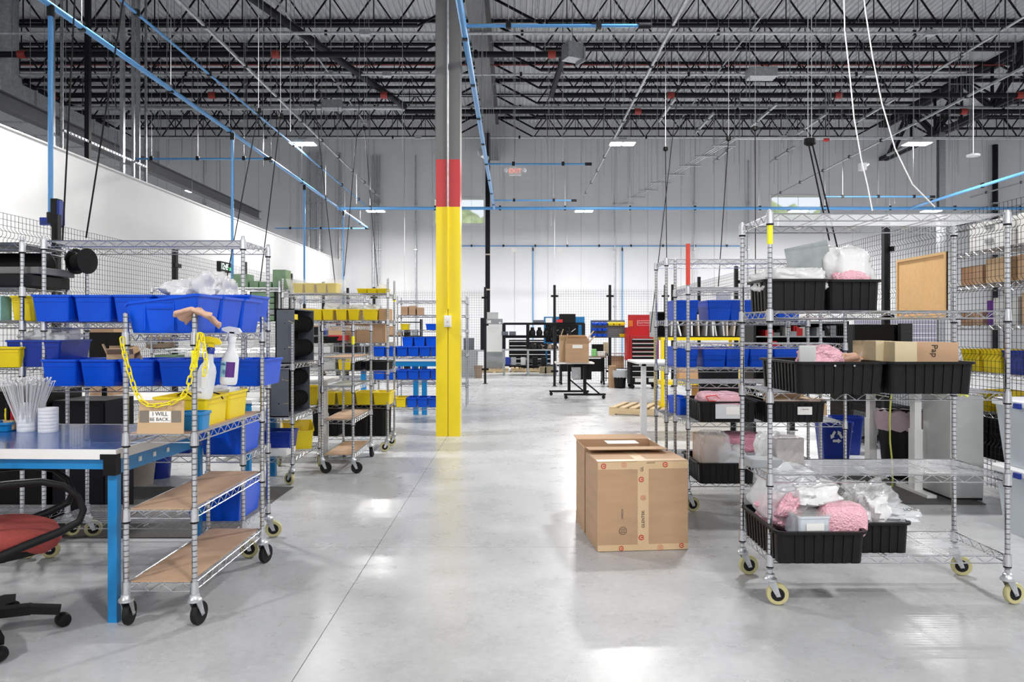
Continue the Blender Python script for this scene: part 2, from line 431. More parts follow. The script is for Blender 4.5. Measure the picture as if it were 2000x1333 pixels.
# long white interior wall on the left
pw = struct('wall_partition', MB().box(-6.78, -6.6, -2, 28.4, 0, 4.01), 'wall_white')
struct('trim_1', MB().box(-6.8, -6.58, -2, 28.4, 4.01, 4.035), 'wall_white')
# corrugated roof deck, ribs along the depth
b = MB(); n = 400; P = []
for i in range(n):
    x = -31 + 62 * i / n; w = 62 / n
    P += [(x, 0), (x + w * .45, 0), (x + w * .58, .05), (x + w * .87, .05)]
P.append((31, 0))
vs = [(x, y, 9.50 + z) for y in (-12, 29.2) for x, z in P]; k = len(P)
b.add(vs, [(i, i + 1, k + i + 1, k + i) for i in range(k - 1)]); b.box(-31.2, 31.2, -12, 29.2, 9.57, 9.7)
struct('ceiling', b, 'deck')
# open-web joists
def joist_mesh(x0, x1, zt=9.48, zb=8.69, e=1.35):
    def f():
        b = MB(); L = x1 - x0
        for s in (-.035, .035):
            b.box(0, L, s - .03, s + .03, zt - .075, zt); b.box(e, L - e, s - .028, s + .028, zb, zb + .06)
        b.bar((0, 0, zt - .05), (e, 0, zb + .02), .05, .05); b.bar((L, 0, zt - .05), (L - e, 0, zb + .02), .05, .05)
        k = round((L - 2 * e) / .52); 
        for i in range(k):
            a = e + (L - 2 * e) * i / k; c = e + (L - 2 * e) * (i + 1) / k
            zz = (zb + .02, zt - .02) if i % 2 == 0 else (zt - .02, zb + .02)
            b.bar((a, 0, zz[0]), (c, 0, zz[1]), .034, .034)
            if i % 2 == 1: b.bar((a, 0, zb), (a, 0, zt - .02), .022, .022)
        return b.mesh('roof_joist', 'joist')
    return cached(('joist', round(L_ := x1 - x0, 2), zt), f)
for kx, (x0, x1) in enumerate(((-30.9, -16.2), (-15.8, -.98), (-.62, 14.2), (14.6, 30.9))):
    for j in range(-6, 8):
        o = inst('roof_joist', joist_mesh(x0, x1), None, (x0, 17.85 + j * 1.524 - (.0 if j < 7 else .35), 0)); o['kind'] = 'structure'
# solid girder over the column line, trusses at the bay lines
b = MB(); b.box(-.99, -.61, -6, 28.95, 8.0, 8.035).box(-.99, -.61, -6, 28.95, 9.41, 9.45).box(-.81, -.79, -6, 28.95, 8.035, 9.41)
struct('roof_girder', b, 'girder')
for gx in (-16.0, 14.4):
    b = MB()
    for s in (-.1, .1):
        b.box(s - .07, s + .07, 0, 31, 9.3, 9.46); b.box(s - .07, s + .07, 0, 31, 8.0, 8.14)
    for i in range(20):
        a = i * 1.524; zz = (8.1, 9.4) if i % 2 == 0 else (9.4, 8.1)
        for s in (-.08, .08): b.bar((s, a, zz[0]), (s, a + 1.524, zz[1]), .09, .09)
        b.bar((0, a, 8.1), (0, a, 9.4), .07, .07)
    struct('roof_truss', b, 'joist', loc=(gx, -2, 0))
# ---------------------------------------------------------------- columns
YC = 9.85
t = thing('column', 'thick steel column, grey above, red band, yellow base, in the middle aisle', 'column', (-.869, YC, 0), kind='thing')
def ibox(z0, z1, m, name):
    b = MB(); w = .157; g = .005
    P = [(-w, -w), (-g, -w), (-g, -w + .03), (g, -w + .03), (g, -w), (w, -w), (w, w), (-w, w)]
    b.loft([[(x, y, z0) for x, y in P], [(x, y, z1) for x, y in P]], False, False); b.build(name, m, t)
ibox(0, 3.0, 'col_yellow', 'yellow_base'); ibox(3.0, 3.62, 'col_red', 'red_band'); ibox(3.62, 8.0, 'col_grey', 'shaft')
MB().tube((0, -.17, 1.66), (0, -.17, 8), .012, 8).build('conduit', 'galv', t)
MB().tube((0, -.17, 1.66), (0, -.17, 3), .016, 8).build('conduit', 'col_yellow', t)
b = MB(); b.box(-.045, .045, -.225, -.157, 1.43, 1.58); b.m = 1; b.box(-.035, .035, -.24, -.225, 1.45, 1.55); b.m = 2; b.lathe([(.001, -.246), (.014, -.244), (.016, -.24)], (0, 0, 1.5), 12, 'y')
b.build('outlet_box', ['white_plastic', 'white', 'grey_light'], t)
for nm, lb, x, y, w, m, bands in (('column', 'slim black steel column standing near the back wall behind the whiteboard', -.9, 24.95, .15, 'joist', 1), ('column', 'slim galvanised grey column at the far right of the back wall', 14.3, 24.9, .2, 'steel', 0)):
    t2 = thing(nm, lb, 'column', (x, y, 0))
    b = MB(); h = w / 2
    b.box(-h, h, -h, -h + .02, 0, 8).box(-h, h, h - .02, h, 0, 8).box(-.01, .01, -h + .02, h - .02, 0, 8); b.build('shaft', m, t2)
    MB().box(-h * 1.8, h * 1.8, -h * 1.8, h * 1.8, 0, .02).build('base_plate', m, t2)
    if bands:
        for z in (2.72, 3.9): MB().box(-h - .01, h + .01, -h - .01, h + .01, z, z + .05).build('band', 'tan', t2)
# ---------------------------------------------------------------- high-bay lamps
def lamp_fix(i, x, y, z):
    vis = y > 12
    where = {(-5.1, 17.9): 'bright twin high-bay lamp hanging left of the yellow column', (2.6, 17.9): 'bright twin high-bay lamp hanging right of the exit sign',
             (9.7, 17.9): 'bright twin high-bay lamp at the far right above the tall rack', (-4.6, 24.6): 'small lit high-bay lamp near the back wall just left of the column',
             (2.3, 24.6): 'small lit high-bay lamp near the back wall right of the column', (9.4, 24.6): 'lit high-bay lamp by the back wall hidden below the right window',
             (-9.95, 23.2): 'lit high-bay lamp above the white partition at far left', (13.8, 24.6): 'small lit high-bay lamp behind the top of the right rack'}.get((x, y), 'high-bay lamp above the aisle outside the picture at row %d' % i)
    t = thing('high_bay_lamp', where, 'lamp', (x, y, z), 0, 'high-bay lamps')
    b = MB(); b.box(-.31, .31, -.2, .2, .03, .09); b.box(-.1, .1, -.08, .08, .09, .16); b.build('housing', 'grey_light', t)
    for s in (-1, 1): MB().box(s * .155 - .125, s * .155 + .125, -.15, .15, .015, .03).build('lens', 'lens', t)
    MB().tube((0, 0, .16), (0, 0, .55), .006, 6).build('hanger', 'galv', t)
    ld = bpy.data.lights.new('lamp_light', 'AREA'); ld.shape = 'RECTANGLE'; ld.size = .6; ld.size_y = .36; ld.energy = LAMP_W; ld.color = (1, .985, .96)
    lo = bpy.data.objects.new('lamp_light', ld); col.objects.link(lo); lo.parent = t; lo.location = (0, 0, .005)
for i, (x, y, z) in enumerate(LAMPS): lamp_fix(i, x, y, z)
# ---------------------------------------------------------------- struts, conduits and pipes overhead
def run(name, label, cat, p, q, r, m, n=8, hang=None, square=False, group=None, hz=9.45, boxes=()):
    """a straight run from p to q with hanger rods as parts"""
    p = Vector(p); q = Vector(q); t = thing(name, label, cat, p, 0, group)
    b = MB(); d = q - p
    (b.bar if square else b.tube)((0, 0, 0), d, *((r * 2, r * 2) if square else (r, n))); b.build('run', m, t)
    L = d.length
    if hang:
        k = max(1, int(L / hang)); me = None
        for i in range(k + 1):
            c = d * ((i + .5) / (k + 1)); hh = hz - (p + c).z
            MB().tube((0, 0, 0), (0, 0, hh), .005, 4).build('hanger_rod', 'steel', t, c)
            MB().box(-.03, .03, -.03, .03, -r - .012, r + .03).build('clamp', 'black_metal', t, c)
    for f_ in boxes: MB().box(-.11, .11, -.08, .08, -.05, .06).build('junction_box', 'galv', t, d * f_)
    return t
for i, x in enumerate((-5.1, 2.6, 9.7, 17.2)):
    run('lamp_strut', ('long grey lamp strut running back left of the yellow column', 'long grey lamp strut running back right of the exit sign', 'long grey lamp strut running back above the right racks', 'long grey lamp strut running back at the far right edge')[i], 'strut', (x, 2, 6.4), (x, 28, 6.4), .021, 'galv', hang=1.9, square=True, group='struts that carry the lamps')
run('conduit_run', 'bright metal conduit with square boxes running back high on the left', 'conduit', (-5.1, 6, 8.45), (-5.1, 25.2, 8.45), .022, 'galv', hang=3, group='roof conduits', boxes=(.25, .5, .75, 1))
run('conduit_run', 'bright metal conduit crossing the roof at upper right', 'conduit', (11.4, 4, 8.4), (11.4, 23, 8.4), .03, 'galv', hang=3, group='roof conduits', boxes=(.6,))
run('conduit_run', 'thin metal conduit running back right of the centre girder', 'conduit', (5.6, 14, 8.5), (5.6, 26, 8.5), .018, 'galv', hang=3, group='roof conduits')
for i, (Y, z, r, lb) in enumerate(((16.4, 7.95, .035, 'nearest'), (19.2, 8.0, .03, 'second'), (22.1, 8.0, .06, 'thick bright'), (25.4, 7.98, .03, 'farthest'))):
    run('cross_conduit', lb + ' silver conduit crossing under the roof from side to side', 'conduit', (-15, Y, z), (24, Y, z), r, 'galv', hang=4.5, group='silver conduits across the roof', boxes=(.3, .62))
for i, (x0, x1, Y, lb) in enumerate(((-15.6, 1.2, 17.2, 'black sprinkler main crossing left half of the roof, nearest'), (1.0, 14, 20.2, 'black sprinkler main crossing right half of the roof'), (-3.2, 24, 21.7, 'black sprinkler main farther back past the girder'), (-15.6, -3.3, 20.2, 'black sprinkler main farther back at left'))):
    t = run('sprinkler_pipe', lb, 'pipe', (x0, Y, 7.78), (x1, Y, 7.78), .07, 'joist', 12, hang=4.5, group='sprinkler mains')
    for f_ in (.25, .6, .98): MB().tube((-.09, 0, 0), (.09, 0, 0), .095, 10).build('coupling', 'red_pipe', t, ((x1 - x0) * f_, 0, 0))
run('sprinkler_branch', 'dark slanting sprinkler pipe with red ends right of the girder', 'pipe', (1.15, 17.2, 7.78), (1.0, 20.2, 7.78), .07, 'joist', 10)
run('sprinkler_branch', 'dark sprinkler pipe running back high left of the column', 'pipe', (-6.2, 13, 8.35), (-3.2, 21.6, 7.9), .09, 'joist', 10)
for i, Y in enumerate((15.7, 17.0, 18.6, 20.1, 21.7, 23.2, 24.7)):
    o = MB().tube((-15.8, Y, 9.2 - .06 * (i % 3)), (14.3, Y, 9.2 - .06 * (i % 3)), .017, 6).build('branch_line', 'red_pipe' if i % 3 == 1 else 'steel'); props(o, 'thin pipe threaded through the roof joists, number of rows back %s' % ('one', 'two', 'three', 'four', 'five', 'six', 'seven')[i], 'pipe', 'thin pipes among the joists')
# compressed-air pipes, blue
ZP = 4.9
run('air_pipe', 'long blue air pipe running back from upper left corner', 'pipe', (-5.0, 3, ZP), (-5.05, 25.4, ZP), .033, 'blue_pipe', 10, hang=2.4, group='blue air pipes')
run('air_pipe', 'blue air pipe running back beside the yellow column', 'pipe', (-.59, 3, ZP), (-.59, 21.4, ZP), .04, 'blue_pipe', 10, hang=1.8, group='blue air pipes')
run('air_pipe', 'thick blue air pipe crossing the whole back of the hall', 'pipe', (-5.1, 21.4, ZP), (15.5, 21.4, ZP), .045, 'blue_pipe', 10, hang=2, group='blue air pipes')
run('air_pipe', 'thin blue air pipe running back above the thick left one', 'pipe', (-5.2, 9, 5.75), (-5.2, 26, 5.75), .022, 'blue_pipe', 8, hang=2.6, group='blue air pipes')
run('air_pipe', 'blue air pipe running back above the right fence', 'pipe', (11.3, 8, ZP), (11.4, 21.4, ZP), .04, 'blue_pipe', 10, hang=2.4, group='blue air pipes')
for p, q, lb in (((-.59, 8.56, ZP), (1.49, 8.56, ZP), 'short blue air branch at the top right of the column'), ((-.55, 15.7, ZP), (1.55, 15.7, ZP), 'short blue air branch just above the exit sign'),
                 ((-.55, 20.1, ZP), (1.6, 20.1, ZP), 'short blue air branch below the exit sign'), ((-7.8, 15, 4.85), (-5, 15, 4.85), 'short blue air branch left of the two lamps'),
                 ((-8.2, 25.4, ZP - .03), (-5.05, 25.4, ZP - .03), 'short blue air branch low at left near the wall'), ((8.4, 20.1, 5.0), (11.3, 20.1, 5.0), 'short blue air branch beside the right window'),
                 ((-2.3, 28.95, 4.67), (8.9, 28.95, 4.67), 'thin blue air pipe along the back wall')):
    t = run('air_branch', lb, 'pipe', p, q, .02, 'blue_pipe', 8, hang=1.3, group='short blue air branches')
    MB().tube((-.06, 0, 0), (.08, 0, 0), .035, 8).build('end_cap', 'black_metal', t, Vector(q) - Vector(p))
def drop(label, x, y, z1, z0, r=.024, unit=False):
    t = thing('air_drop_pipe', label, 'pipe', (x, y, z0), 0, 'vertical blue air drops')
    MB().tube((0, 0, 0), (0, 0, z1 - z0), r, 8).build('run', 'blue_pipe', t)
    for f_ in (.02, .97): MB().tube((0, 0, -.06), (0, 0, .06), r * 1.5, 8).build('coupling', 'black_metal', t, (0, 0, (z1 - z0) * f_))
    if unit:
        b = MB(); b.box(.03, .10, -.05, .05, 0, .30); b.m = 1; b.box(.10, .125, -.05, .05, .02, .28); b.box(-.1, .03, -.03, .03, .02, .1); b.build('filter_unit', ['black_metal', 'blue_dark'], t, (0, 0, -.05))
drop('blue vertical air pipe dropping at far left to a filter unit', -5.0, 8.0, ZP, 2.55, .026, True)
drop('blue vertical air pipe dropping in front of the white partition', -4.98, 13.1, ZP, 1.8)
drop('blue vertical air pipe dropping behind the left lamp', -5.04, 17.8, ZP, 1.9)
drop('thin blue vertical air pipe right of the left lamp', -5.0, 21.7, ZP, 1.6, .018)
drop('thin blue vertical air pipe on the back wall behind the black bench', .72, 28.95, 4.67, 0.06, .02)
drop('thin blue vertical air pipe on the back wall behind the bins panel', 4.2, 28.95, 4.67, 0.06, .02)
# vertical rods from roof (long hangers)
rng = random.Random(5)
tr = thing('hanger_rods', 'many thin vertical hanger rods dropping from the roof steel', 'rods', (0, 0, 0)); tr['kind'] = 'stuff'
b = MB()
for i in range(270):
    x = rng.uniform(-15, 15); Y = rng.choice([16.3, 17.85, 19.4, 20.9, 22.4, 23.9, 25.4, 27, 14.8, 13.3]); z = rng.choice([4.95, 6.4, 6.4, 7.0, 7.8, 7.8, 8.0, 3.2 if Y > 24 else 6.4])
    b.tube((x, Y, z), (x, Y, 9.45), .007, 4, cap=False)
o = b.build('rod_cluster', 'steel', tr)
# slotted strut frame over the partition
for x, y, lb in ((-7.5, 12.3, 'slotted galvanised strut post hanging over the partition, nearest'), (-7.5, 15.1, 'slotted galvanised strut post hanging over the partition, farther')):
    t = thing('slotted_strut', lb, 'strut', (x, y, 3.2), 0, 'slotted struts'); b = MB()
    for z in range(62): b.box(-.02, .02, -.02, -.017, z * .1, z * .1 + .065)
    b.box(-.02, -.017, -.02, .02, 0, 6.2).box(.017, .02, -.02, .02, 0, 6.2).box(-.02, .02, .017, .02, 0, 6.2).box(-.02, -.008, -.02, -.017, 0, 6.2).box(.008, .02, -.02, -.017, 0, 6.2)
    b.build('channel', 'galv', t)
    MB().box(-.2, -.12, -.02, .02, 0, 6.2).build('channel', 'steel', t)
t = thing('slotted_strut', 'slotted galvanised strut running level above the partition top', 'strut', (-7.48, 12.3, 4.7), 0, 'slotted struts'); b = MB()
for i in range(28): b.box(.017, .02, i * .1, i * .1 + .065, -.02, .02)
b.box(-.02, .02, 0, 2.8, .017, .02).box(-.02, .02, 0, 2.8, -.02, -.017); b.build('channel', 'galv', t)
for x, y, w, m, lb in ((-7.5, 13.05, .08, 'joist', 'black square post rising behind the white partition'), (-7.5, 14.2, .07, 'steel', 'grey square post rising behind the white partition'), (-7.5, 14.6, .05, 'steel', 'thinner grey post beside the black one behind the partition')):
    t = thing('post', lb, 'post', (x, y, 0), 0, 'posts behind the partition'); MB().box(-w / 2, w / 2, -w / 2, w / 2, 0, 9.4).build('shaft', m, t)
# ducts over the partition room
t = thing('air_duct', 'large grey sheet-metal air duct with round riser at upper left', 'duct', (-12.2, 17, 6.5)); b = MB()
for i in range(6): b.box(-.45, .45, i * 1.25, i * 1.25 + 1.22, 0, .75).box(-.48, .48, i * 1.25 + 1.21, i * 1.25 + 1.26, -.03, .78)
b.build('duct_box', 'galv', t); b = MB(); b.lathe([(.38, .75), (.38, 2.9)], (0, .6, 0), 20); b.lathe([(.44, .7), (.44, .9)], (0, .6, 0), 20); b.build('riser', 'galv', t)
t = thing('steel_catwalk_beam', 'long grey steel beam above the room behind the partition', 'beam', (-9.3, 6, 5.4)); b = MB(); b.box(-.1, .1, 0, 21, 0, .02).box(-.1, .1, 0, 21, .28, .3).box(-.01, .01, 0, 21, .02, .28); b.build('web', 'girder', t)
# wall conduits on the back wall
for i, (x, z1, r) in enumerate(((-5.5, 8.2, .05), (-5.35, 8.2, .025), (-5.25, 8.2, .025), (-3.85, 8.2, .03), (-8.0, 8.3, .06), (-7.6, 8.3, .1), (-6.8, 8.3, .05), (3.9, 6.2, .02), (7.0, 8, .02), (9.1, 8, .03), (-3.1 - 9, 8, .03), (18.7, 8.6, .1))):
    t = thing('wall_conduit', '%s vertical conduit on the back wall, counting from the left end of the photo' % ('ninth tenth eleventh twelfth first second third thirteenth fourteenth fifteenth zeroth sixteenth'.split()[i]).replace('zeroth', 'farthest left'), 'conduit', (x, YB - .12, .3), 0, 'conduits on the back wall')
    MB().tube((0, 0, 0), (0, 0, z1 - .3), r, 8).build('run', 'joist' if i == 11 else 'galv', t)
    for z in (2, 4.2, 6): MB().box(-r - .03, r + .03, -r, .11, z, z + .04).build('strap', 'galv', t)
# cable tray with three conduits (right of centre)
t = thing('conduit_rack', 'rack of three parallel conduits on cross struts slanting down to back wall', 'conduit rack', (3.9, 27.5, 6.0))
P0 = Vector((0, 0, 0)); P1 = Vector((2.0, -7.5, .55)); 
for s in (-.09, 0, .09): MB().tube(P0 + Vector((s, 0, 0)), P1 + Vector((s, 0, 0)), .02, 8).build('conduit', 'galv', t)
for i in range(8):
    c = P0.lerp(P1, (i + .5) / 8); MB().box(-.32, .32, -.03, .03, -.06, -.02).build('cross_strut', 'galv', t, c)
    for s in (-.3, .3): MB().tube((s, 0, -.05), (s, 0, 9.45 - 6.0 - c.z), .006, 4).build('hanger_rod', 'steel', t, c)
b = MB(); b.tube(P1, P1 + Vector((9, 0, .0)), .03, 8); b.tube(P1 + Vector((0, -.12, 0)), P1 + Vector((9, -.12, 0)), .02, 8); b.build('level_conduit', 'galv', t)
for i, (x, Y, z) in enumerate(((4.3, 21, 7.6), (5.6, 22, 7.5), (7.2, 21.5, 7.6), (8.8, 22, 7.5), (10.2, 21, 7.6), (7.0, 25, 7.3), (9.0, 25, 7.3), (12.6, 24, 7.3))):
    run('short_strut', 'short grey strut hanging under the roof right of centre, number %s' % 'one two three four five six seven eight'.split()[i], 'strut', (x, Y - 1.1, z), (x, Y + 1.1, z), .03, 'galv', hang=1.5, square=True, group='short struts under the roof')
# exit sign
t = thing('exit_sign', 'red lit EXIT sign with two lamp heads hanging right of the column', 'sign', (X(1006, 18), 18, Z(335, 18)))
MB().box(-.15, .15, -.03, .03, -.1, .1).build('sign_panel', 'white', t); text('EXIT', .15, 'exit', t, (0, -.034, 0), (R(90), 0, 0), name='exit_lettering')
for s in (-1, 1):
    b = MB(); b.lathe([(.005, -.05), (.05, -.045), (.055, 0), (.03, .03), (.005, .035)], (s * .22, 0, .03), 12, 'y'); b.build('lamp_head', 'white_plastic', t)
MB().tube((0, 0, .1), (0, 0, 4.2), .008, 6).build('hanger_rod', 'steel', t)
# heater unit and small speakers
t = thing('unit_heater', 'grey tilted heater unit hanging under the roof right of girder', 'heater', (X(1118, 15), 15, Z(98, 15)), 25); b = MB(); b.obj = 0
MB().box(-.17, .17, -.15, .15, -.2, .12).build('body', 'steel', t); MB().box(.17, .2, -.18, .18, -.25, .05).build('louvre', 'grey_mid', t); MB().tube((0, 0, .12), (0, 0, 2.6), .012, 6).build('hanger_rod', 'steel', t)
t = thing('security_camera', 'small dark camera on a drop beside the blue pipe by the column', 'camera', (X(941, 15.5), 15.5, Z(300, 15.5)))
MB().lathe([(.05, .1), (.09, .05), (.09, 0), (.06, -.06), (.005, -.08)], n=12).build('housing', 'grey_mid', t); MB().bar((0, 0, -.02), (.12, -.15, -.14), .08, .08).build('head', 'steel', t); MB().tube((0, 0, .1), (0, 0, 4.2), .008, 6).build('hanger_rod', 'steel', t)
t = thing('wireless_unit', 'small white round wireless unit hanging above the right racks', 'wireless unit', (X(1901, 12), 12, Z(303, 12)))
MB().lathe([(.005, -.03), (.1, -.02), (.1, .005), (.03, .03)], n=14).build('housing', 'white_plastic', t); MB().tube((0, 0, .03), (0, 0, 4.9), .005, 4).build('hanger_rod', 'steel', t)
t = thing('fire_alarm', 'small round red alarm hanging from the cross conduit at right', 'alarm', (X(1614, 20), 20, Z(273, 20)))
MB().lathe([(.01, -.06), (.07, -.04), (.09, 0), (.07, .04), (.01, .05)], n=12).build('housing', 'red', t); MB().tube((0, 0, .05), (0, 0, 2), .005, 4).build('hanger_rod', 'steel', t)
t = thing('security_camera', 'white camera on a drop left of the right window', 'camera', (X(1686, 18), 18, Z(325, 18)))
MB().box(-.09, .05, -.08, .08, -.1, .07).build('housing', 'white_plastic', t); MB().tube((.04, 0, 0), (.13, 0, .06), .03, 8).build('head', 'white_plastic', t); MB().tube((0, 0, .07), (0, 0, 4), .006, 4).build('hanger_rod', 'steel', t)
for px, py in ((845, 17), ): pass
# wide reflector fixtures (unlit) and strips in the roof
for px, py, Y, lb in ((1060, 43, 14, 0), ):
    pass
t = thing('roof_fan_box', 'grey box housing fixed high under the roof at right', 'box', (X(1487, 19), 19, Z(144, 19))); MB().box(-.35, .35, -.2, .2, -.12, .12).build('body', 'galv', t)
t = thing('roof_fan_box', 'grey box housing fixed high under the roof left of the column', 'box', (X(650, 22), 22, Z(206, 22))); MB().box(-.28, .28, -.2, .2, -.12, .12).build('body', 'galv', t)
# hanging cords
def cord(label, pts, r, m, grp):
    o = MB().path(pts, r, 5).build('hanging_cord', m); props(o, label, 'cord', group=grp)
cord('white coiled power cord curving down above the right rack, left one', [(X(a, Y), Y, Z(b_, Y)) for a, b_, Y in ((1647, -60, 9), (1650, 60, 9), (1660, 150, 9), (1668, 230, 9), (1682, 310, 9), (1694, 360, 9), (1704, 412, 9))], .008, 'white', 'hanging cords')
cord('white coiled power cord curving down above the right rack, right one', [(X(a, Y), Y, Z(b_, Y)) for a, b_, Y in ((1682, -60, 9), (1690, 20, 9), (1704, 110, 9), (1722, 200, 9), (1748, 290, 9), (1782, 360, 9), (1826, 405, 9))], .008, 'white', 'hanging cords')
for lb, p, q, Y in (('black drop cord slanting at far left edge', (148, -40), (122, 472), 6.5), ('black drop cord right of the first at far left', (250, -60), (168, 465), 6.5), ('black drop cord in front of the partition, left', (505, 215), (440, 560), 10), ('black drop cord in front of the partition, right', (548, 225), (507, 560), 10),
                    ('black drop cord left of the lamp strut', (615, 200), (655, 560), 12), ('black drop cord near the left of the small lamp', (702, 200), (672, 540), 14), ('black drop cord right of the small lamp', (712, 250), (738, 560), 14),
                    ('black drop cord left of the red topped post', (1325, 170), (1270, 650), 12), ('second black drop cord beside the red topped post', (1300, 290), (1303, 600), 12), ('black drop cord behind the big rack, left', (1423, 270), (1403, 560), 11),
                    ('black drop cord behind the big rack, right', (1475, 250), (1476, 640), 11), ('black cord slanting to the grey metal sheet, left', (1578, 275), (1620, 470), 7), ('black cord slanting to the grey metal sheet, right', (1585, 275), (1642, 510), 7)):
    a_ = Vector((X(p[0], Y), Y, Z(p[1], Y))); c_ = Vector((X(q[0], Y), Y, Z(q[1], Y)))
    t = thing('hanging_cord', lb, 'cord', a_, 0, 'hanging cords'); MB().tube((0, 0, 0), c_ - a_, .0075, 5).build('cord_run', 'black', t)
    MB().tube((0, 0, 0), (0, 0, 9.5 - a_.z), .004, 4).build('support_wire', 'steel', t); MB().lathe([(.004, .03), (.035, .02), (.04, -.03), (.01, -.05)], n=10).build('cord_reel', 'black', t)
# ---------------------------------------------------------------- mesh fences
def fence_panel(w, z0=.12, z1=2.4, step=.05):
    def f():
        b = MB(); k = round(w / step); r = .0021
        prof = []
        z = z0
        bends = (.5, 1.2, 1.75, 2.22)
        for zb in bends: prof += [(0, zb - .05), (-.03, zb - .015), (-.03, zb + .015), (0, zb + .05)]
        prof = [(0, z0)] + prof + [(0, z1)]
        for i in range(k + 1):
            x = w * i / k; b.path([(x, y, zz) for y, zz in prof], r, 3)
        def yat(z):
            for (y0, a), (y1, c) in zip(prof, prof[1:]):
                if a <= z <= c: return y0 + (y1 - y0) * (z - a) / (c - a)
            return 0
        zz = z0 + .02
        while zz < z1: b.tube((0, yat(zz), zz), (w, yat(zz), zz), r, 4, cap=False); zz += step * 1.05
        return b.mesh('mesh_panel', 'black_metal')
    return cached(('fence', round(w, 2), step), f)
def fence(label, p, rz, w, n, step=.05, h=2.45, skip=()):
    t = thing('wire_mesh_fence', label, 'fence', (p[0], p[1], 0), rz)
    for i in range(n + 1):
        MB().box(-.03, .03, -.03, .03, 0, h + .05).box(-.06, .06, -.06, .06, 0, .012).build('fence_post', 'black_metal', t, (i * w, 0, 0))
        for z in (.35, 1.5, 2.2): MB().box(-.09, .09, -.045, -.02, z, z + .05).build('bracket', 'black', t, (i * w, 0, 0))
        if i < n and i not in skip: inst('mesh_panel', fence_panel(w - .08, step=step), t, (i * w + .04, 0, 0))
    return t
fence('tall black wire mesh fence along the white partition on the left', (-4.4, 2.15), 90, 2.49, 7)
fence('tall black wire mesh fence along the right side behind the racks', (3.85, 5.1), 90, 2.6, 5)
fence('black wire mesh fence behind the yellow column, left of the gap', (-6.5, 19.2), 0, 2.87, 2, .06)
fence('black wire mesh fence across the back, right of the gap', (X(1083, 18.3), 18.3, 0), 0, 1.365, 2, .06)
# ================================================================= right side
RW = 1.203
rack('tall empty-topped chrome wire rack on cream wheels, nearest at right', 1.8955, 3.99, RW, .457, 1.998, (1.979, 1.486, 1.071, .654, .244), angs=(-10, 10, 5, -20))
g = MB(); g.lathe([(.0145, 1.825), (.0145, 1.925)], n=12); props(g.build('tag_sleeve', 'tag_yellow', None, (1.294, 3.7615, 0)), 'yellow sleeve wrapped on the near left post of the right rack', 'tag', 'yellow post sleeves')
# totes
tote('black ribbed tote on the upper shelf of the near right rack, left one', 1.435, 3.915, 1.489, .31, .30)
tote('black ribbed tote on the upper shelf of the near right rack, right one', 1.745, 3.96, 1.489, .27, .30)
tote('wide black tote with two snap studs on the middle shelf, left one', 1.61, 3.93, 1.074, .43, .56)
tote('wide black tote filled with cardboard boxes on the middle shelf, right one', 2.055, 3.93, 1.074, .42, .56)
tote('black tote heaped with pink wrap and bags on the lowest right shelf', 1.50, 3.90, .247, .43, .56)
tote('smaller black tote behind on the lowest right shelf, with clear bags', 1.885, 3.99, .247, .27, .40)
# upper shelf contents
o = MB().box(-.11, .11, -.002, .002, 0, .20).build('sheet_panel', 'sheet_metal', None, (X(1592, 3.9), 3.93, Z(550, 3.93)), (R(6), R(-12), R(-10))); props(o, 'grey sheet metal panel leaning up out of the upper black tote', 'panel')
b = MB(); b.box(-.003, .003, -.05, .06, 0, .14); o = b.build('cardboard_sheet', 'card_light', None, (1.70, 4.0, 1.56), (0, R(22), 0)); props(o, 'tan cardboard flap beside the metal panel in the upper tote', 'cardboard')
o = MB().box(-.05, .05, -.003, .003, 0, .13).build('cardboard_sheet', 'card', None, (1.70, 4.05, 1.56), (R(10), 0, R(10))); props(o, 'darker cardboard piece behind the pink and white bag', 'cardboard')
bag('poly_bag', 'white crumpled poly bag in the upper left tote', 'bag', 1.40, 3.90, 1.58, .26, .22, .13, 3, 'poly', 10, .3)
bag('poly_bag', 'second white poly bag in front of the metal panel', 'bag', 1.52, 3.88, 1.58, .18, .2, .125, 9, 'poly', -15, .3)
bag('poly_bag', 'large white bag with pink inside standing in the upper right tote', 'bag', 1.78, 3.95, 1.57, .25, .2, .26, 5, 'poly', 0, .28, .7, lean=-.04)
bag('bubble_wrap', 'pink bubble wrap bundle inside the large white bag', 'bubble wrap', 1.755, 3.90, 1.58, .19, .16, .13, 6, 'pink', 0, .15, .7)
# middle shelf contents
def foam(label, x, y, z, w, d, h, m, rz, grp=None, name='foam_block', tilt=0):
    b = MB(); b.box(-w / 2, w / 2, -d / 2, d / 2, 0, h); o = b.build(name, m, None, (x, y, z), (0, R(tilt), R(rz))); md = o.modifiers.new('b', 'BEVEL'); md.width = .006; md.segments = 2
    return props(o, label, 'package', grp)
foam('light grey foam block at the left end of the middle shelf tote', 1.49, 3.78, 1.2, .08, .1, .112, 'grey_light', -20)
bag('bubble_wrap', 'pink bubble wrap wedge sticking out of the middle shelf tote', 'bubble wrap', 1.565, 3.80, 1.19, .22, .16, .12, 11, 'pink', 5, .3, .8)
bag('poly_bag', 'small crumpled copper foil bag between the middle shelf totes', 'bag', 1.775, 3.95, 1.19, .12, .1, .07, 13, 'rag', 0, .5)
flapbox('open pale box at the left of the cardboard boxes in the middle tote', X(1712, 3.85), 3.90, 1.185, .09, .2, .145, 8, 'card_pale', 0)
flapbox('pale cardboard box in the middle of the middle shelf tote', X(1752, 3.78), 3.84, 1.185, .115, .26, .142, 4, 'card_pale', 0, tape=False)
t = flapbox('brown cardboard box marked with handwriting on the middle shelf', X(1822, 3.78), 3.90, 1.185, .225, .3, .138, 0, 'card', 0, tape=False)
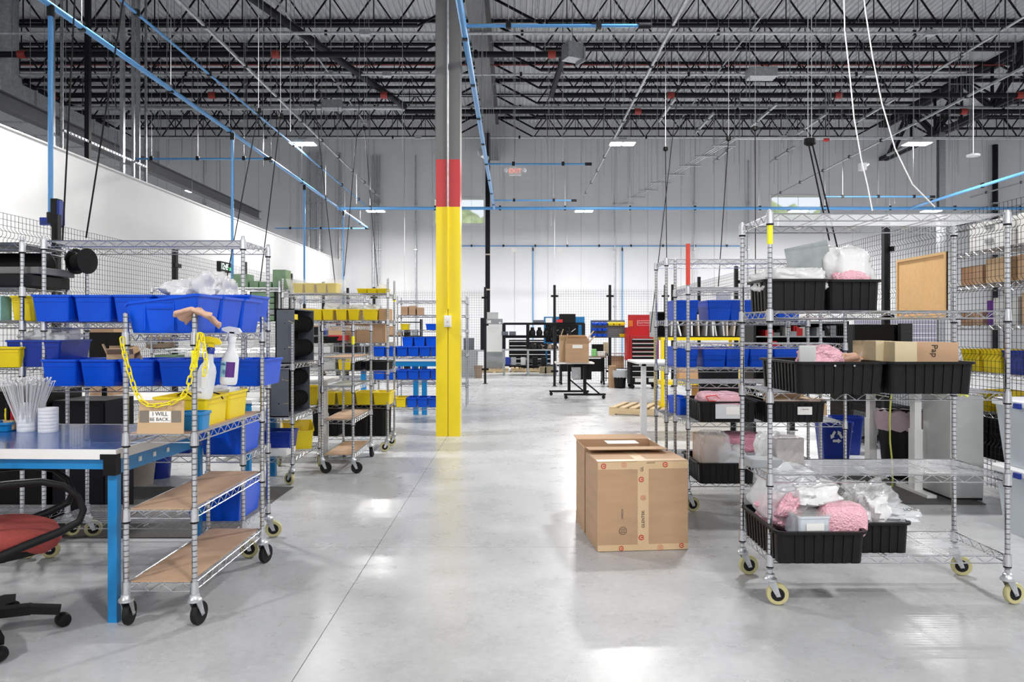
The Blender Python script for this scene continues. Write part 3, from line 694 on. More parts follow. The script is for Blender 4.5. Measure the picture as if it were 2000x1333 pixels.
text('Pap', .045, 'ink', t, (-.01, -.152, .10), (R(90), R(90), 0), name='handwriting')
bag('bubble_wrap', 'crumpled printed clear wrap left of the pale boxes', 'bubble wrap', X(1697, 3.9), 3.95, 1.19, .06, .12, .11, 17, 'clear2', 0, .4)
for i, xx in enumerate((X(1632, 3.66), X(1654, 3.66))):
    pass
b = MB()
for px in (1633, 1671): b.lathe([(.0005, -.004), (.0055, -.003), (.0055, 0)], (X(px, 3.64), 0, Z(715, 3.64)), 10, 'y')
props(b.build('snap_studs', 'steel', None, (0, 3.652, 0)), 'pair of steel snap studs on the wide left tote front', 'studs')
# shelf four : grey foil pack
foam('silver foil wrapped block on the fourth shelf behind the near left post', X(1532, 4.1), 4.10, .658, .16, .14, .145, 'foil', 6)
bag('poly_bag', 'white crumpled plastic lump on the fourth shelf beside foil block', 'bag', X(1506, 4.12), 4.14, .658, .14, .12, .155, 21, 'poly', 0, .35)
foam('dark framed flat panel on the fourth shelf at left', X(1487, 4.0), 3.98, .658, .16, .12, .05, 'grey_mid', 0)
# bottom shelf contents
bag('poly_bag', 'big clear bag of white parts in the lowest tote, at left', 'bag', 1.42, 4.00, .37, .27, .36, .30, 23, 'clear2', 0, .3, lean=.05)
bag('bubble_wrap', 'pink bubble wrap inside the big clear bag at left', 'bubble wrap', 1.40, 3.95, .34, .15, .26, .17, 24, 'pink', 15, .3)
t = thing('lidded_container', 'clear plastic container with a white label in the lowest tote', 'container', (X(1575, 3.75), 3.76, .36), 4)
inst('body', tub_mesh(.16, .2, .11, 'tub_clear', .05, rimh=.01, rimo=.004), t); MB().box(-.085, .085, -.105, .105, .11, .122).build('lid', 'tub_frost', t); MB().box(-.045, .045, -.104, -.102, .04, .075).build('label', 'paper', t)
bag('poly_bag', 'white plastic bag piled on the clear container', 'bag', X(1580, 3.9), 3.88, .48, .24, .24, .12, 27, 'poly', 20, .35)
bag('bubble_wrap', 'small pink bubble wrap between clear bag and container', 'bubble wrap', X(1530, 3.85), 3.86, .42, .10, .17, .12, 28, 'pink', -20, .35, lean=.05)
bag('bubble_wrap', 'large pink bubble wrap package at the front of the lowest tote', 'bubble wrap', X(1648, 3.73), 3.75, .345, .225, .13, .17, 31, 'pink', -4, .07, .35)
bag('poly_bag', 'clear crumpled bag with pointed folds in the rear small tote', 'bag', X(1706, 3.95), 4.02, .37, .2, .26, .18, 33, 'clear', 0, .6)
bag('poly_bag', 'clear zip bag lying over the rear small tote at right', 'bag', X(1748, 3.9), 3.95, .385, .22, .26, .07, 35, 'clear2', 10, .3)
bag('poly_bag', 'white tissue bundle in the rear small tote', 'bag', X(1712, 3.85), 3.90, .37, .12, .14, .16, 36, 'poly', 0, .5)
text('LIONS', .025, 'ink', thing('bag_marking', 'black handwriting on the clear zip bag in the lowest tote', 'writing', (X(1762, 3.93), 3.93, .458)), (0, -.08, .0), (R(35), 0, 0), name='handwriting')

# ---- boxes in the aisle
def shipping_box():
    t = thing('shipping_box', 'large taped brown cardboard box with red printed tape, nearest on the floor', 'box', (.79, 4.86, 0), 5.5)
    w, d, h = .585, .385, .565
    b = MB(); b.box(-w / 2, w / 2, -d / 2, d / 2, 0, h); o = b.build('body', 'card', t); md = o.modifiers.new('b', 'BEVEL'); md.width = .007; md.segments = 3
    y = -d / 2 - .0012
    MB().box(-.035, .035, y, y + .001, .012, h - .0).box(-w / 2 + .003, w / 2 - .003, y - .0004, y + .0006, h - .05, h - .004).box(-w / 2 + .003, w / 2 - .003, y - .0004, y + .0006, .004, .042) \
        .box(-w / 2 + .004, w / 2 - .004, -d / 2 + .002, -d / 2 + .07, h, h + .001).build('tape', 'tape', t)
    MB().box(-.035, .035, -d / 2 + .002, d / 2 - .004, h, h + .0014).build('tape', 'tape', t)
    for s in (-1, 1): MB().box(-w / 2 + .004, w / 2 - .004, (-d / 2 + .004 if s < 0 else .0012), (-.0012 if s < 0 else d / 2 - .004), h, h + .0008).build('flap', 'card', t)
    yy = y - .0012
    def mark(x, z, r=.0175, half=0):
        b = MB(); n = 20; a0, a1 = (0, 2 * pi)
        for i in range(n):
            p0, p1 = 2 * pi * i / n, 2 * pi * (i + 1) / n
            if i in (19, 0): continue
            q = [(r * cos(a), r * sin(a)) for a in (p0, p1)] + [(r * .62 * cos(a), r * .62 * sin(a)) for a in (p1, p0)]
            b.add([(a, 0, c) for a, c in q], [(0, 1, 2, 3)])
        b.add([(r * .15, 0, -r * .14), (r * .9, 0, -r * .14), (r * .9, 0, r * .14), (r * .15, 0, r * .14), (-r * .3, 0, 0), (r * .2, 0, -r * .36), (r * .2, 0, r * .36)], [(0, 1, 2, 3), (4, 5, 6)])
        b.build('printed_emblem', 'tape_red', t, (x, yy, z))
    def octo(x, z, m='tape_red', r=.018, inner=True):
        b = MB()
        for i in range(8):
            p0, p1 = 2 * pi * (i + .5) / 8, 2 * pi * (i + 1.5) / 8
            b.add([(r * cos(p0), 0, r * sin(p0)), (r * cos(p1), 0, r * sin(p1)), (r * .9 * cos(p1), 0, r * .9 * sin(p1)), (r * .9 * cos(p0), 0, r * .9 * sin(p0))], [(0, 1, 2, 3)])
        for k in range(3): b.add([(-r * .6, 0, (k - 1) * r * .4 - .0012), (r * .6, 0, (k - 1) * r * .4 - .0012), (r * .6, 0, (k - 1) * r * .4 + .0012), (-r * .6, 0, (k - 1) * r * .4 + .0012)], [(0, 1, 2, 3)])
        b.build('printed_seal', m, t, (x, yy, z))
    mark(-w / 2 + .04, h - .028); mark(w / 2 - .15, h - .024); mark(-.012, h - .115); mark(-.012, .085); mark(-.14, .02, .016); mark(w / 2 - .045, .028, .016)
    octo(-w / 2 + .17, h - .022); octo(0, .335); octo(.11, .018, 'tape_red', .02); octo(-.13, .13, 'ink', .026)
    text('GLENTEK', .026, 'ink', t, (.0, yy, .20), (R(90), R(-90), 0), name='tape_lettering'); text('GL', .026, 'ink', t, (-.008, yy, .515), (R(90), R(-90), 0), name='tape_lettering')
    text('- - - - - - - - - -', .012, 'print_grey', t, (.018, yy, .18), (R(90), R(-90), 0), name='small_print'); text('IMPORTANT', .010, 'ink', t, (.05, yy, h - .012), (R(90), 0, 0), name='small_print')
    text('01234567', .016, 'print_grey', t, (-.135, yy, .235), (R(90), R(90), 0), name='stamped_number')
shipping_box()
t = flapbox('brown cardboard box with lifted flaps behind the large taped box', .735, 5.28, 0, .54, .36, .585, 4, 'card', 1, flaps=(1, 1, 0, 0), ang=4)
MB().box(-.12, .1, -.14, .0, 0, .001).build('paper_label', 'paper', t, (.02, 0, .603))
t = flapbox('brown cardboard box farthest back of the three floor boxes', .69, 5.66, 0, .40, .34, .55, 2, 'card', 0)
MB().box(-.13, .0, -.1, .05, 0, .001).build('paper_label', 'paper', t, (.02, 0, .556)); MB().box(-.001, .001, -.07, .07, .1, .3).build('paper_label', 'paper', t, (-.201, 0, .05))

# ---- rack with red-topped post (R2) and rack behind (R3)
rack('chrome wire rack with a red sleeve on its near post, second at right', 1.929, 5.91, RW, .457, 1.98, (1.715, 1.284, .983, .685, .227), angs=(10, 30, -10, 20))
props(MB().lathe([(.017, 1.735), (.017, 2.05), (.003, 2.052)], n=12).build('post_sleeve', 'red_tag', None, (1.3275, 5.6815, 0)), 'red sleeve on top of the near left post of the second right rack', 'tag')
rack('chrome wire rack with blue bins, third at right behind red post', 1.89, 6.53, RW, .457, 2.0, (1.99, 1.47, 1.07, .66, .3), angs=(10, 30, -10, 20), tyre='grey_tyre')
for i, px in enumerate((1334, 1398, 1440, 1482, 1530)):
    bin_('blue bin on the upper shelf of the third right rack, %s' % od(i, 5), X(px, 6.45), 6.5, 1.474, .205, .38, .17, group='blue bins on the third right rack')
for i, px in enumerate((1334, 1388, 1432, 1478, 1524)):
    bin_('blue bin on the middle shelf of the third right rack, %s' % od(i, 5), X(px, 6.45), 6.5, 1.074, .205, .38, .17, group='blue bins on the third right rack')
bin_('small blue bin low on the third right rack left of the black tote', X(1330, 6.4), 6.45, .664, .11, .3, .15, rz=10)
for i in range(7):
    o = MB().box(-.003, .003, -.07, .07, 0, .13).build('sample_sheet', 'paper' if i % 2 else 'grey_light', None, (X(1424 + i * 6, 6.5), 6.5, 1.53), (0, R(-18 + i * 4), R(8))); props(o, 'white sheet sticking out of an upper blue bin, %s' % od(i, 7), 'sheet', 'sheets in the blue bins')
foam('grey box standing behind the upper blue bins of the third rack', X(1400, 6.9), 6.68, 1.474, .12, .06, .26, 'grey_light', 0)
t = tote('black tote with a clear label holder and pink wrap, second right rack', X(1425, 5.6), 5.88, .688, .43, .50)
MB().box(-.1, .1, -.002, 0, -.055, .055).build('label_holder', 'clear2', t, (-.06 + .06, -.256, .085)); MB().box(-.05, .05, -.003, -.001, -.03, .03).build('label', 'paper', t, (.03, -.256, .09))
t = tote('black tote with white label holding cardboard, second right rack', X(1556, 5.6), 5.88, .688, .47, .50)
MB().box(-.055, .055, -.003, -.001, -.03, .03).build('label', 'paper', t, (.07, -.256, .09)); text('P  BOARDS', .013, 'ink', t, (.07, -.2595, .1), (R(90), 0, 0), name='label_lettering')
bag('bubble_wrap', 'pink bubble wrap with red tape in the labelled tote', 'bubble wrap', X(1408, 5.75), 5.78, .79, .34, .3, .12, 41, 'pink', 0, .15, .6)
t = thing('red_tape', 'red tape stuck in loops on the pink bubble wrap', 'tape', (X(1378, 5.65), 5.64, .885)); MB().path([(0, 0, 0), (.07, -.02, .01), (.12, -.01, -.03), (.02, -.02, -.035), (0, 0, 0)], .004, 4).build('loop', 'red_tag', t); MB().path([(.14, 0, .0), (.24, 0, -.015), (.24, 0, -.05)], .004, 4).build('loop', 'red_tag', t)
flapbox('open brown cardboard box inside the second labelled tote, left', X(1535, 5.75), 5.86, .73, .2, .3, .13, -5, 'card', 1, ang=60)
flapbox('tilted brown cardboard box inside the second labelled tote, right', X(1585, 5.75), 5.86, .73, .16, .3, .12, 12, 'card_light', 0)
b = MB(); o = tote('black ribbed tote on the lowest shelf of the second right rack', 1.60, 5.86, .23, .42, .56)
foam('brown foil-bagged carton in the low tote of the second rack', 1.51, 5.80, .33, .17, .2, .25, 'masonite', 10)
bag('poly_bag', 'clear bag around the brown carton in the low tote', 'bag', 1.53, 5.74, .3, .24, .24, .3, 45, 'clear', 0, .2, .4)
bag('poly_bag', 'clear bag with green label in the low tote', 'bag', 1.66, 5.72, .3, .22, .2, .2, 47, 'clear2', 0, .35)
o = MB().box(-.04, .04, -.002, .002, 0, .03).build('green_label', 'green_light', None, (1.64, 5.605, .345), (R(-15), 0, 0)); props(o, 'bright green label on the clear bag in the low tote', 'label')
bag('bubble_wrap', 'long roll of pink bubble wrap across the low shelf', 'bubble wrap', 1.78, 5.9, .42, .46, .16, .16, 49, 'pink_dark', 0, .12, .5)
# ---- white standing desk, right middle
def standing_desk(label, x, y, z, w, d, rz=0, legs=((-.5, 0), (.5, 0)), foot=.6):
    t = thing('standing_desk', label, 'desk', (x, y, 0), rz)
    o = MB().box(-w / 2, w / 2, -d / 2, d / 2, z - .03, z).build('desktop', 'white', t); md = o.modifiers.new('b', 'BEVEL'); md.width = .008; md.segments = 2
    for lx, ly in legs:
        MB().box(lx - .035, lx + .035, ly - .05, ly + .05, .03, z * .55).box(lx - .028, lx + .028, ly - .04, ly + .04, z * .55, z - .03).build('leg', 'white', t)
        MB().box(lx - .04, lx + .04, ly - foot / 2, ly + foot / 2, 0, .03).build('foot', 'white', t)
    MB().box(-w / 2 + .1, w / 2 - .1, -.04, .04, z - .07, z - .03).build('crossbar', 'white', t); return t
standing_desk('white height-adjustable desk behind the right racks above the pallet', 2.25, 9.5, 1.0, 1.5, .75, legs=((-.6, 0), (.55, 0)))
# pallets
def pallet(label, x, y, rz, w=1.2, d=1.0):
    t = thing('wooden_pallet', label, 'pallet', (x, y, 0), rz, 'wooden pallets')
    for s in (-1, 0, 1): MB().box(-w / 2, w / 2, s * (d / 2 - .02) - .02, s * (d / 2 - .02) + .02, .02, .105).build('stringer', 'pine', t)
    for i in range(7): a = -w / 2 + i * (w - .1) / 6; MB().box(a, a + .1, -d / 2, d / 2, .105, .125).build('plank', 'pine', t)
    for i in range(3): a = -w / 2 + i * (w - .1) / 2; MB().box(a, a + .1, -d / 2, d / 2, 0, .02).build('plank', 'pine', t)
    return t
pallet('wooden pallet on the floor right of the aisle beyond the white desk leg', 2.25, 12.45, -22, 1.1, 1.0)
pallet('wooden pallet under the grey whiteboard cabinet', X(966, 24.5), 24.7, 0, .9, .9)
pallet('wooden pallet lying under the black workbench', X(1028, 24.4), 24.9, 0, 1.0, .9)
# yellow rolling shelf with slotted box
t = thing('yellow_frame_cart', 'yellow steel frame cart with shelves behind the blue-bin rack', 'cart', (3.1, 12.6, 0)); w, d = 1.3, .6
for x in (-w / 2, w / 2):
    for y in (-d / 2, d / 2): MB().box(x - .025, x + .025, y - .025, y + .025, .02, 1.26).build('upright', 'yellow_bin', t)
for z in (.14, .5, 1.24): MB().box(-w / 2 - .03, w / 2 + .03, -d / 2 - .03, d / 2 + .03, z - .02, z + .03).build('shelf', 'yellow_bin', t)
flapbox('brown carton on the lower shelf of the yellow frame cart', 3.0, 12.6, .53, .5, .4, .35, 0)
flapbox('stacked carton at the bottom of the yellow frame cart', 3.3, 12.6, .17, .5, .4, .28, 0)
t = thing('slotted_crate', 'grey open-front crate of upright panels on the yellow cart', 'crate', (3.05, 12.5, 1.27)); w, d, h = 1.45, .45, .42
MB().box(-w / 2, w / 2, d / 2 - .02, d / 2, 0, h).box(-w / 2, w / 2, -d / 2, d / 2, 0, .02).box(-w / 2, w / 2, -d / 2, d / 2, h - .02, h).build('shell', 'black', t)
for s in (-1, 1): MB().box(s * w / 2 - .012, s * w / 2 + .012, -d / 2 - .01, d / 2, 0, h + .01).build('side_panel', 'grey_light', t)
rng = random.Random(3); xx = -.45
while xx < .68:
    MB().box(-.012, .012, -d / 2 + .02, d / 2 - .03, 0, h - .06).build('divider_panel', rng.choice(['grey_light', 'tan', 'white']), t, (xx, 0, .02), (0, R(rng.uniform(-14, 14)), 0)); xx += rng.uniform(.05, .13)
# ---- R4 side rack behind fence
R4 = rack('tall wire rack of cartons and bins behind the right fence', 4.20, 6.1, 1.2, .457, 2.1, (2.07, 1.78, 1.43, 1.03, .3), rz=90, angs=(20, 10, 60, 20), fine=True)
props(MB().lathe([(.0145, 1.74), (.0145, 1.86)], n=12).build('tag_sleeve', 'tag_yellow', None, (4.4285, 6.7, 0)), 'yellow sleeve on the rear post of the rack behind the fence', 'tag', 'yellow post sleeves')
for i, (y, h, m, z, lb) in enumerate(((6.5, .16, 'card', 1.784, 'long brown carton at the far end of second shelf behind fence'), (6.15, .2, 'card_light', 1.784, 'tan carton in the middle of second shelf behind fence'), (5.75, .2, 'card', 1.784, 'dark brown carton at the near end of second shelf behind fence'),
                                      (6.5, .12, 'masonite', 1.434, 'low dark tray at the far end of third shelf behind fence'), (6.05, .22, 'grey_light', 1.434, 'grey printed carton on third shelf behind fence'), (5.7, .25, 'card', 1.434, 'open brown carton at the near end of third shelf behind fence'))):
    flapbox(lb, 4.18, y, z, .36, .30, h, 90 * 0, m, 0, tape=i < 3)
flapbox('purple small carton beside the grey carton behind the fence', 4.05, 6.24, 1.434, .1, .08, .2, 0, 'purple', 0, tape=False)
t = thing('white_case', 'stacked white equipment case on top of the rack behind fence', 'case', (4.18, 6.22, 2.073)); MB().box(-.2, .2, -.27, .27, 0, .115).build('lower_case', 'white', t); MB().box(-.2, .2, -.27, .27, .12, .235).build('upper_case', 'white', t)
for z in (.05, .17): MB().box(-.212, -.2, -.05, .05, z, z + .03).build('latch', 'grey_mid', t)
foam('pink-white block beside the white cases on top behind fence', 4.18, 5.75, 2.073, .36, .3, .24, 'paper', 0)
for i, y in enumerate((6.5, 6.22, 5.94, 5.66)): bin_('yellow bin on the fourth shelf behind the right fence, number %s from the far end' % ('one', 'two', 'three', 'four')[i], 4.16, y, 1.034, .25, .36, .19, 'yellow_bin' if i < 2 else 'blue_dark', 90, 'bins on the rack behind the fence')
for i, y in enumerate((6.4, 6.05, 5.7)): bin_('%s bin on the shelf below, behind the right fence, number %s from the far end' % (('yellow', 'yellow', 'blue')[i], ('one', 'two', 'three')[i]), 4.16, y, .70, .28, .36, .17, ('yellow_bin', 'yellow_bin', 'blue_dark')[i], 90, 'bins on the rack behind the fence')
inst('wire_shelf', shelf_mesh(1.2, .457, True), R4, (0, 0, .695))
for i, y in enumerate((6.45, 6.1, 5.75)): foam('black crate on the lowest shelf behind the right fence, %s' % ('farthest', 'middle one', 'nearest')[i], 4.18, y, .304, .36, .32, .36, 'black', 0, 'black crates behind the fence')
# clear tubs with white lids
for i, (z, lb) in enumerate(((0, 'lower clear storage tub with white lid at the right edge'), (.462, 'upper clear storage tub with white lid at the right edge'))):
    t = thing('storage_tub', lb, 'tub', (3.58, 4.92, z), 0, 'clear lidded tubs at the right edge')
    inst('body', tub_mesh(.44, .60, .43, 'tub_clear', .16, .004, .02, .01, .05), t)
    b = MB(); P = [(x, y) for x, y, *_ in [(p.x, p.y) for p, n_, f_ in outline(.48, .64, .06, 0)]]
    b.loft([[(x, y, .415) for x, y in P], [(x, y, .448) for x, y in P], [(x * .95, y * .95, .459) for x, y in P]], False, False); b.build('lid', 'white_plastic', t)
    MB().box(-.12, -.07, -.332, -.322, .405, .44).build('latch', 'blue_dark', t); MB().box(-.258, -.24, -.03, .03, .405, .44).build('latch', 'blue_dark', t); MB().box(-.03, .03, -.312, -.3, .2, .29).build('label', 'paper', t)
# cork board on the fence
t = thing('cork_board', 'framed cork board hanging on the right mesh fence', 'board', (3.80, 6.93, 1.79)); w, h = .84, .58
MB().box(-.012, 0, -w / 2, w / 2, -h / 2, h / 2).build('panel', 'cork', t)
MB().box(-.022, 0, -w / 2, w / 2, h / 2 - .025, h / 2).box(-.022, 0, -w / 2, w / 2, -h / 2, -h / 2 + .025).box(-.022, 0, -w / 2, -w / 2 + .025, -h / 2 + .025, h / 2 - .025).box(-.022, 0, w / 2 - .025, w / 2, -h / 2 + .025, h / 2 - .025).build('frame', 'cork_frame', t)
# work desk with monitors
standing_desk('white adjustable desk with monitors behind the near right rack', 3.33, 6.7, .99, .75, 1.35, 0, legs=((.1, -.35), (.1, .45)), foot=.5)
def monitor(label, x, y, z, w, h, rz):
    t = thing('monitor', label, 'monitor', (x, y, z), rz); MB().box(-w / 2, w / 2, -.015, .015, .1, .1 + h).build('panel', 'screen', t); MB().box(-.02, .02, .015, .035, .01, .2).build('neck', 'black', t); MB().box(-.1, .1, -.06, .08, 0, .01).build('stand_foot', 'black', t)
monitor('large dark monitor above the left of the middle shelf boxes', X(1706, 6.8), 6.8, .99, .39, .35, 8)
monitor('smaller dark monitor with its edge to us beside the large one', X(1768, 6.9), 6.9, .99, .18, .36, 30)
t = thing('dark_equipment', 'black equipment cabinet among cables below the cork board', 'cabinet', (3.5, 7.15, .992)); MB().box(-.2, .2, -.2, .2, 0, .45).build('body', 'black', t); MB().box(-.18, .18, -.21, -.2, .1, .35).build('front_panel', 'joist', t)
t = thing('side_panel_cabinet', 'grey steel cabinet side behind the rear right post', 'cabinet', (3.68, 6.25, 0)); MB().box(-.13, .14, -.2, .2, .02, .86).build('body', 'grey_light', t); MB().box(-.131, -.12, -.2, .2, 0, .02).box(-.12, .14, -.19, .19, 0, .02).build('plinth', 'black', t)
def bin_can(label, name, x, y, h, r0, r1, m, square=False, n=24, liner=None, cat='trash can'):
    t = thing(name, label, cat, (x, y, 0))
    if square: inst('body', tub_mesh(r1 * 2, r1 * 1.4, h, m, 1 - r0 / r1, .004, .03, .008, .03), t)
    else:
        b = MB(); b.lathe([(r0, 0), (r1, h - .03), (r1 + .012, h - .03), (r1 + .012, h), (r1 - .006, h), (r0 - .006, .01), (.002, .01)], n=n); b.build('body', m, t)
    if liner:
        rng = random.Random(4); b = MB(); rs = []
        for k, (q, z) in enumerate(((r1 + .008, h - .16), (r1 + .02, h - .06), (r1 + .016, h + .01), (r1 - .01, h - .02), (r1 - .03, h - .2))):
            rs.append([((q * (1 if not square else 1) + rng.uniform(-.006, .006)) * cos(2 * pi * i / 36), (q + rng.uniform(-.006, .006)) * sin(2 * pi * i / 36), z + rng.uniform(-.012, .012)) for i in range(36)])
        b.loft(rs, caps=False); b.build('liner', liner, t)
    return t
bin_can('black trash can with a pink liner behind the near right rack', 'trash_can', X(1772, 6.9), 7.0, .62, .16, .21, 'black', liner='liner')
for i, (px, y, rz) in enumerate(((1628, 7.9, 0), (1652, 8.35, -12))):
    t = bin_can(('blue recycling bin with white arrows behind the right racks', 'second blue recycling bin just behind the first')[i], 'recycling_bin', X(px, y), y, .42, .13, .165, 'blue_dark', True, cat='recycling bin')
    t.rotation_euler.z = R(rz); M
    b = MB()
    for k in range(3):
        a = 2 * pi * k / 3 + pi / 2
        A = Vector((.085 * cos(a), 0, .085 * sin(a))); B = Vector((.085 * cos(a + 2 * pi / 3), 0, .085 * sin(a + 2 * pi / 3))); d = (B - A); nn = Vector((-d.z, 0, d.x)).normalized()
        p, q, e = A + d * .22, A + d * .58, A + d * .84
        b.add([p - nn * .013, q - nn * .013, q + nn * .013, p + nn * .013], [(0, 1, 2, 3)]); b.add([q - nn * .026, e, q + nn * .026], [(0, 1, 2)])
    b.build('recycling_symbol', 'white', t, (-.02, -.124, .27), (R(-3), 0, 0))
blue_ = M['blue_dark']
t = thing('office_chair', 'black office chair behind the right fence gap', 'chair', (4.38, 8.9, 0)); MB().lathe([(.02, .4), (.02, .12)], n=10).build('gas_post', 'black', t)
MB().box(-.24, .24, -.24, .24, .42, .5).build('seat', 'black', t); MB().bar((0, .25, .5), (0, .3, 1.0), .42, .05, (0, 1, 0)).build('backrest', 'black', t)
for k in range(5):
    a = 2 * pi * k / 5 + .3; MB().bar((0, 0, .12), (.3 * cos(a), .3 * sin(a), .07), .04, .03).build('base_arm', 'black', t); MB().tube((.3 * cos(a) - .02, .3 * sin(a), .03), (.3 * cos(a) + .02, .3 * sin(a), .03), .03, 10).build('wheel', 'black', t)
t = thing('office_chair', 'dark office chair with a metal star base behind the second right rack', 'chair', (X(1432, 8.3), 8.3, 0), 20)
MB().lathe([(.03, .5), (.03, .14)], n=10).build('gas_post', 'black', t); b = MB(); b.lathe([(.005, .5), (.2, .5), (.26, .55), (.24, .6), (.005, .62)], n=20); b.build('seat', 'black', t); MB().bar((0, .26, .62), (0, .3, 1.12), .5, .06, (0, 1, 0)).build('backrest', 'black', t)
for k in range(5):
    a = 2 * pi * k / 5; MB().bar((0, 0, .17), (.32 * cos(a), .32 * sin(a), .09), .05, .03).build('base_arm', 'steel', t); MB().tube((.32 * cos(a) - .02, .32 * sin(a), .035), (.32 * cos(a) + .02, .32 * sin(a), .035), .034, 10).build('wheel', 'black', t)
    if k % 4 == 0: MB().box(-.02, .02, -.12, .12, .7, .74).bar((0, 0, .55), (0, 0, .72), .03, .03).build('armrest', 'black', t, ((.27 if k else -.27), 0, 0))
props(MB().path([(X(a, 6.0), 6.0 + .1 * k, Z(b_, 6.0 + .1 * k)) for k, (a, b_) in enumerate(((1746, 752), (1752, 780), (1762, 820), (1775, 865), (1792, 905), (1805, 940), (1815, 965)))], .007, 6).build('yellow_cable', 'cable_y'), 'yellow cable curving down past the pink liner', 'cable')
props(MB().path([(X(1882, 4.24) + .02 * cos(a), 4.24 + .02 * sin(a), Z(772, 4.24) + .01 * sin(2 * a)) for a in [2 * pi * i / 12 for i in range(12)]], .006, 5, True).build('cable_loop', 'cable_y'), 'small loop of pale yellow cable hanging right of the cabinet', 'cable')
props(MB().box(2.1, 3.75, 5.9, 7.9, .001, .006).build('floor_mat', 'mat_grey'), 'dark rubber mat on the floor under the right work desk', 'mat')
# black electronics racks and lavender panels seen through the racks
rng = random.Random(8)
t = thing('electronics_rack', 'dark rack full of small electronics behind the third right rack', 'equipment rack', (X(1560, 9.2), 9.4, 0))
MB().box(-.55, .6, .24, .26, .7, 1.5).build('back_panel', 'black', t)
for z in (.9, 1.1, 1.3, 1.47): MB().box(-.55, .6, -.22, .24, z, z + .015).build('shelf', 'grey_mid', t)
for x in (-.55, .6): MB().box(x - .015, x + .015, -.22, .26, 0, 1.5).build('upright', 'black_metal', t)
b = MB()
for i in range(70):
    b.m = rng.choice([0, 0, 0, 1, 2, 3]); x = rng.uniform(-.5, .5); z = rng.choice([.915, 1.115, 1.315]); h = rng.uniform(.04, .14); b.box(x, x + rng.uniform(.03, .1), rng.uniform(-.2, -.05), .1, z, z + h)
b.build('small_devices', ['black', 'grey_mid', 'red', 'paper'], t)['kind'] = 'stuff'
t = thing('panel_stack', 'tall stack of pale lavender panels behind the mesh fence', 'panels', (X(1668, 9) + .6, 9.2, 0)); mat('lav', (.36, .35, .45), .5)
for i in range(14): MB().box(-.5, .5, -.02, .02, .75 + i * .055, .795 + i * .055).build('panel', 'lav', t)
MB().box(-.5, .5, .0, .3, 0, .74).build('stand', 'grey_mid', t)
# ================================================================= left side, near
rack('low chrome wire cart with brown liners, nearest at left with yellow chain', -1.656, 3.935, .32, .93, 1.467, (1.372, .90, .545, .205), angs=(95, 80, 60, 75), tyre='black_rubber', name='wire_cart', cat='cart', boards={.90: 'masonite', .545: 'masonite', .205: 'masonite'})
LC = 'row of large blue bins on the near left cart'
for i, (y, lb) in enumerate(((3.63, 'large blue open-front bin nearest us on top of the left cart'), (3.93, 'large blue bin in the middle on top of the left cart'), (4.23, 'large blue bin farthest back on top of the left cart'))):
    t = bin_(lb, -1.66, y, 1.376, .285, .34, .185, 'blue_bin', -90, LC, True, taper=.14)
    b = MB(); b.box(.141, .146, -.075, .055, .145, .15).box(.140, .145, -.07, .05, .115, .119).box(.133, .142, -.08, -.075, 0.01, .165).box(.133, .142, .055, .06, .01, .165).build('grip_frame', 'blue_bin', t)
for i, (y, lb) in enumerate(((3.83, 'yellow bin nearest us on the brown-lined cart shelf'), (4.12, 'yellow bin farther back on the brown-lined cart shelf'))):
    bin_(lb, -1.665, y, .91, .265, .27, .145, 'yellow_bin', -90, 'yellow bins on the near left cart', taper=.06)
bin_('small blue bin in front of the yellow bins on the near left cart', -1.555, 3.60, .91, .12, .11, .085, 'blue_paint', 0, taper=.06)
bag('zip_ties', 'loose pale zip ties heaped in the far yellow bin', 'zip ties', -1.665, 4.12, 1.0, .2, .2, .075, 51, 'poly', 0, .5)
props(MB().path([(-1.75 + .03 * i, 3.85 + .02 * sin(i * 2), 1.05 + .02 * sin(i * 1.3)) for i in range(9)], .004, 5).build('black_cable', 'black'), 'black cable curled over the near yellow bin', 'cable')
# yellow tag + chain + sign
props(MB().lathe([(.0145, 1.215), (.0145, 1.295)], n=12).build('tag_sleeve', 'tag_yellow', None, (-1.496, 3.47, 0)), 'yellow sleeve on the chained post of the near left cart', 'tag', 'yellow post sleeves')
def link_mesh():
    b = MB(); pts = []
    for i in range(12):
        a = 2 * pi * i / 12; pts.append((.0095 * cos(a), 0, .0095 * sin(a) + (.012 if sin(a) > 0.01 else -.012)))
    b.path(pts, .0034, 5, True); return b.mesh('link', 'chain_yellow')
LM = link_mesh()
t = thing('plastic_chain', 'yellow plastic chain strung between the two front cart posts', 'chain', (X(309, 3.42), 3.42, Z(798, 3.42)))
def chain(pts):
    P = [Vector((X(a, Y), Y, Z(b_, Y))) for a, b_, Y in pts]; seg = [(P[i + 1] - P[i]).length for i in range(len(P) - 1)]; L = sum(seg); k = int(L / .034)
    for i in range(k):
        s = (i + .5) / k * L; j = 0
        while s > seg[j] and j < len(seg) - 1: s -= seg[j]; j += 1
        c = P[j].lerp(P[j + 1], s / seg[j]); d = (P[j + 1] - P[j]).normalized()
        q = d.to_track_quat('Z', 'Y') @ Matrix.Rotation(pi / 2 * (i % 2) + .5, 3, 'Z').to_quaternion()
        o = inst('link', LM, t, c - t.location); o.rotation_euler = q.to_euler()
Yc = 3.43
chain([(a, b_, Yc) for a, b_ in ((238, 660), (240, 680), (248, 710), (256, 738), (265, 766), (276, 783), (290, 792), (309, 792), (333, 788), (355, 778), (367, 758), (374, 726), (381, 700), (388, 672), (392, 652))])
chain([(a, b_, Yc) for a, b_ in ((390, 650), (386, 680), (383, 705))]); chain([(a, b_, Yc + .01) for a, b_ in ((394, 652), (399, 680), (402, 705), (398, 735))])
t = thing('sign_card', 'cardboard sign reading I WILL BE BACK hanging from the yellow chain', 'sign', (X(313, 3.445), 3.445, Z(848, 3.445)))
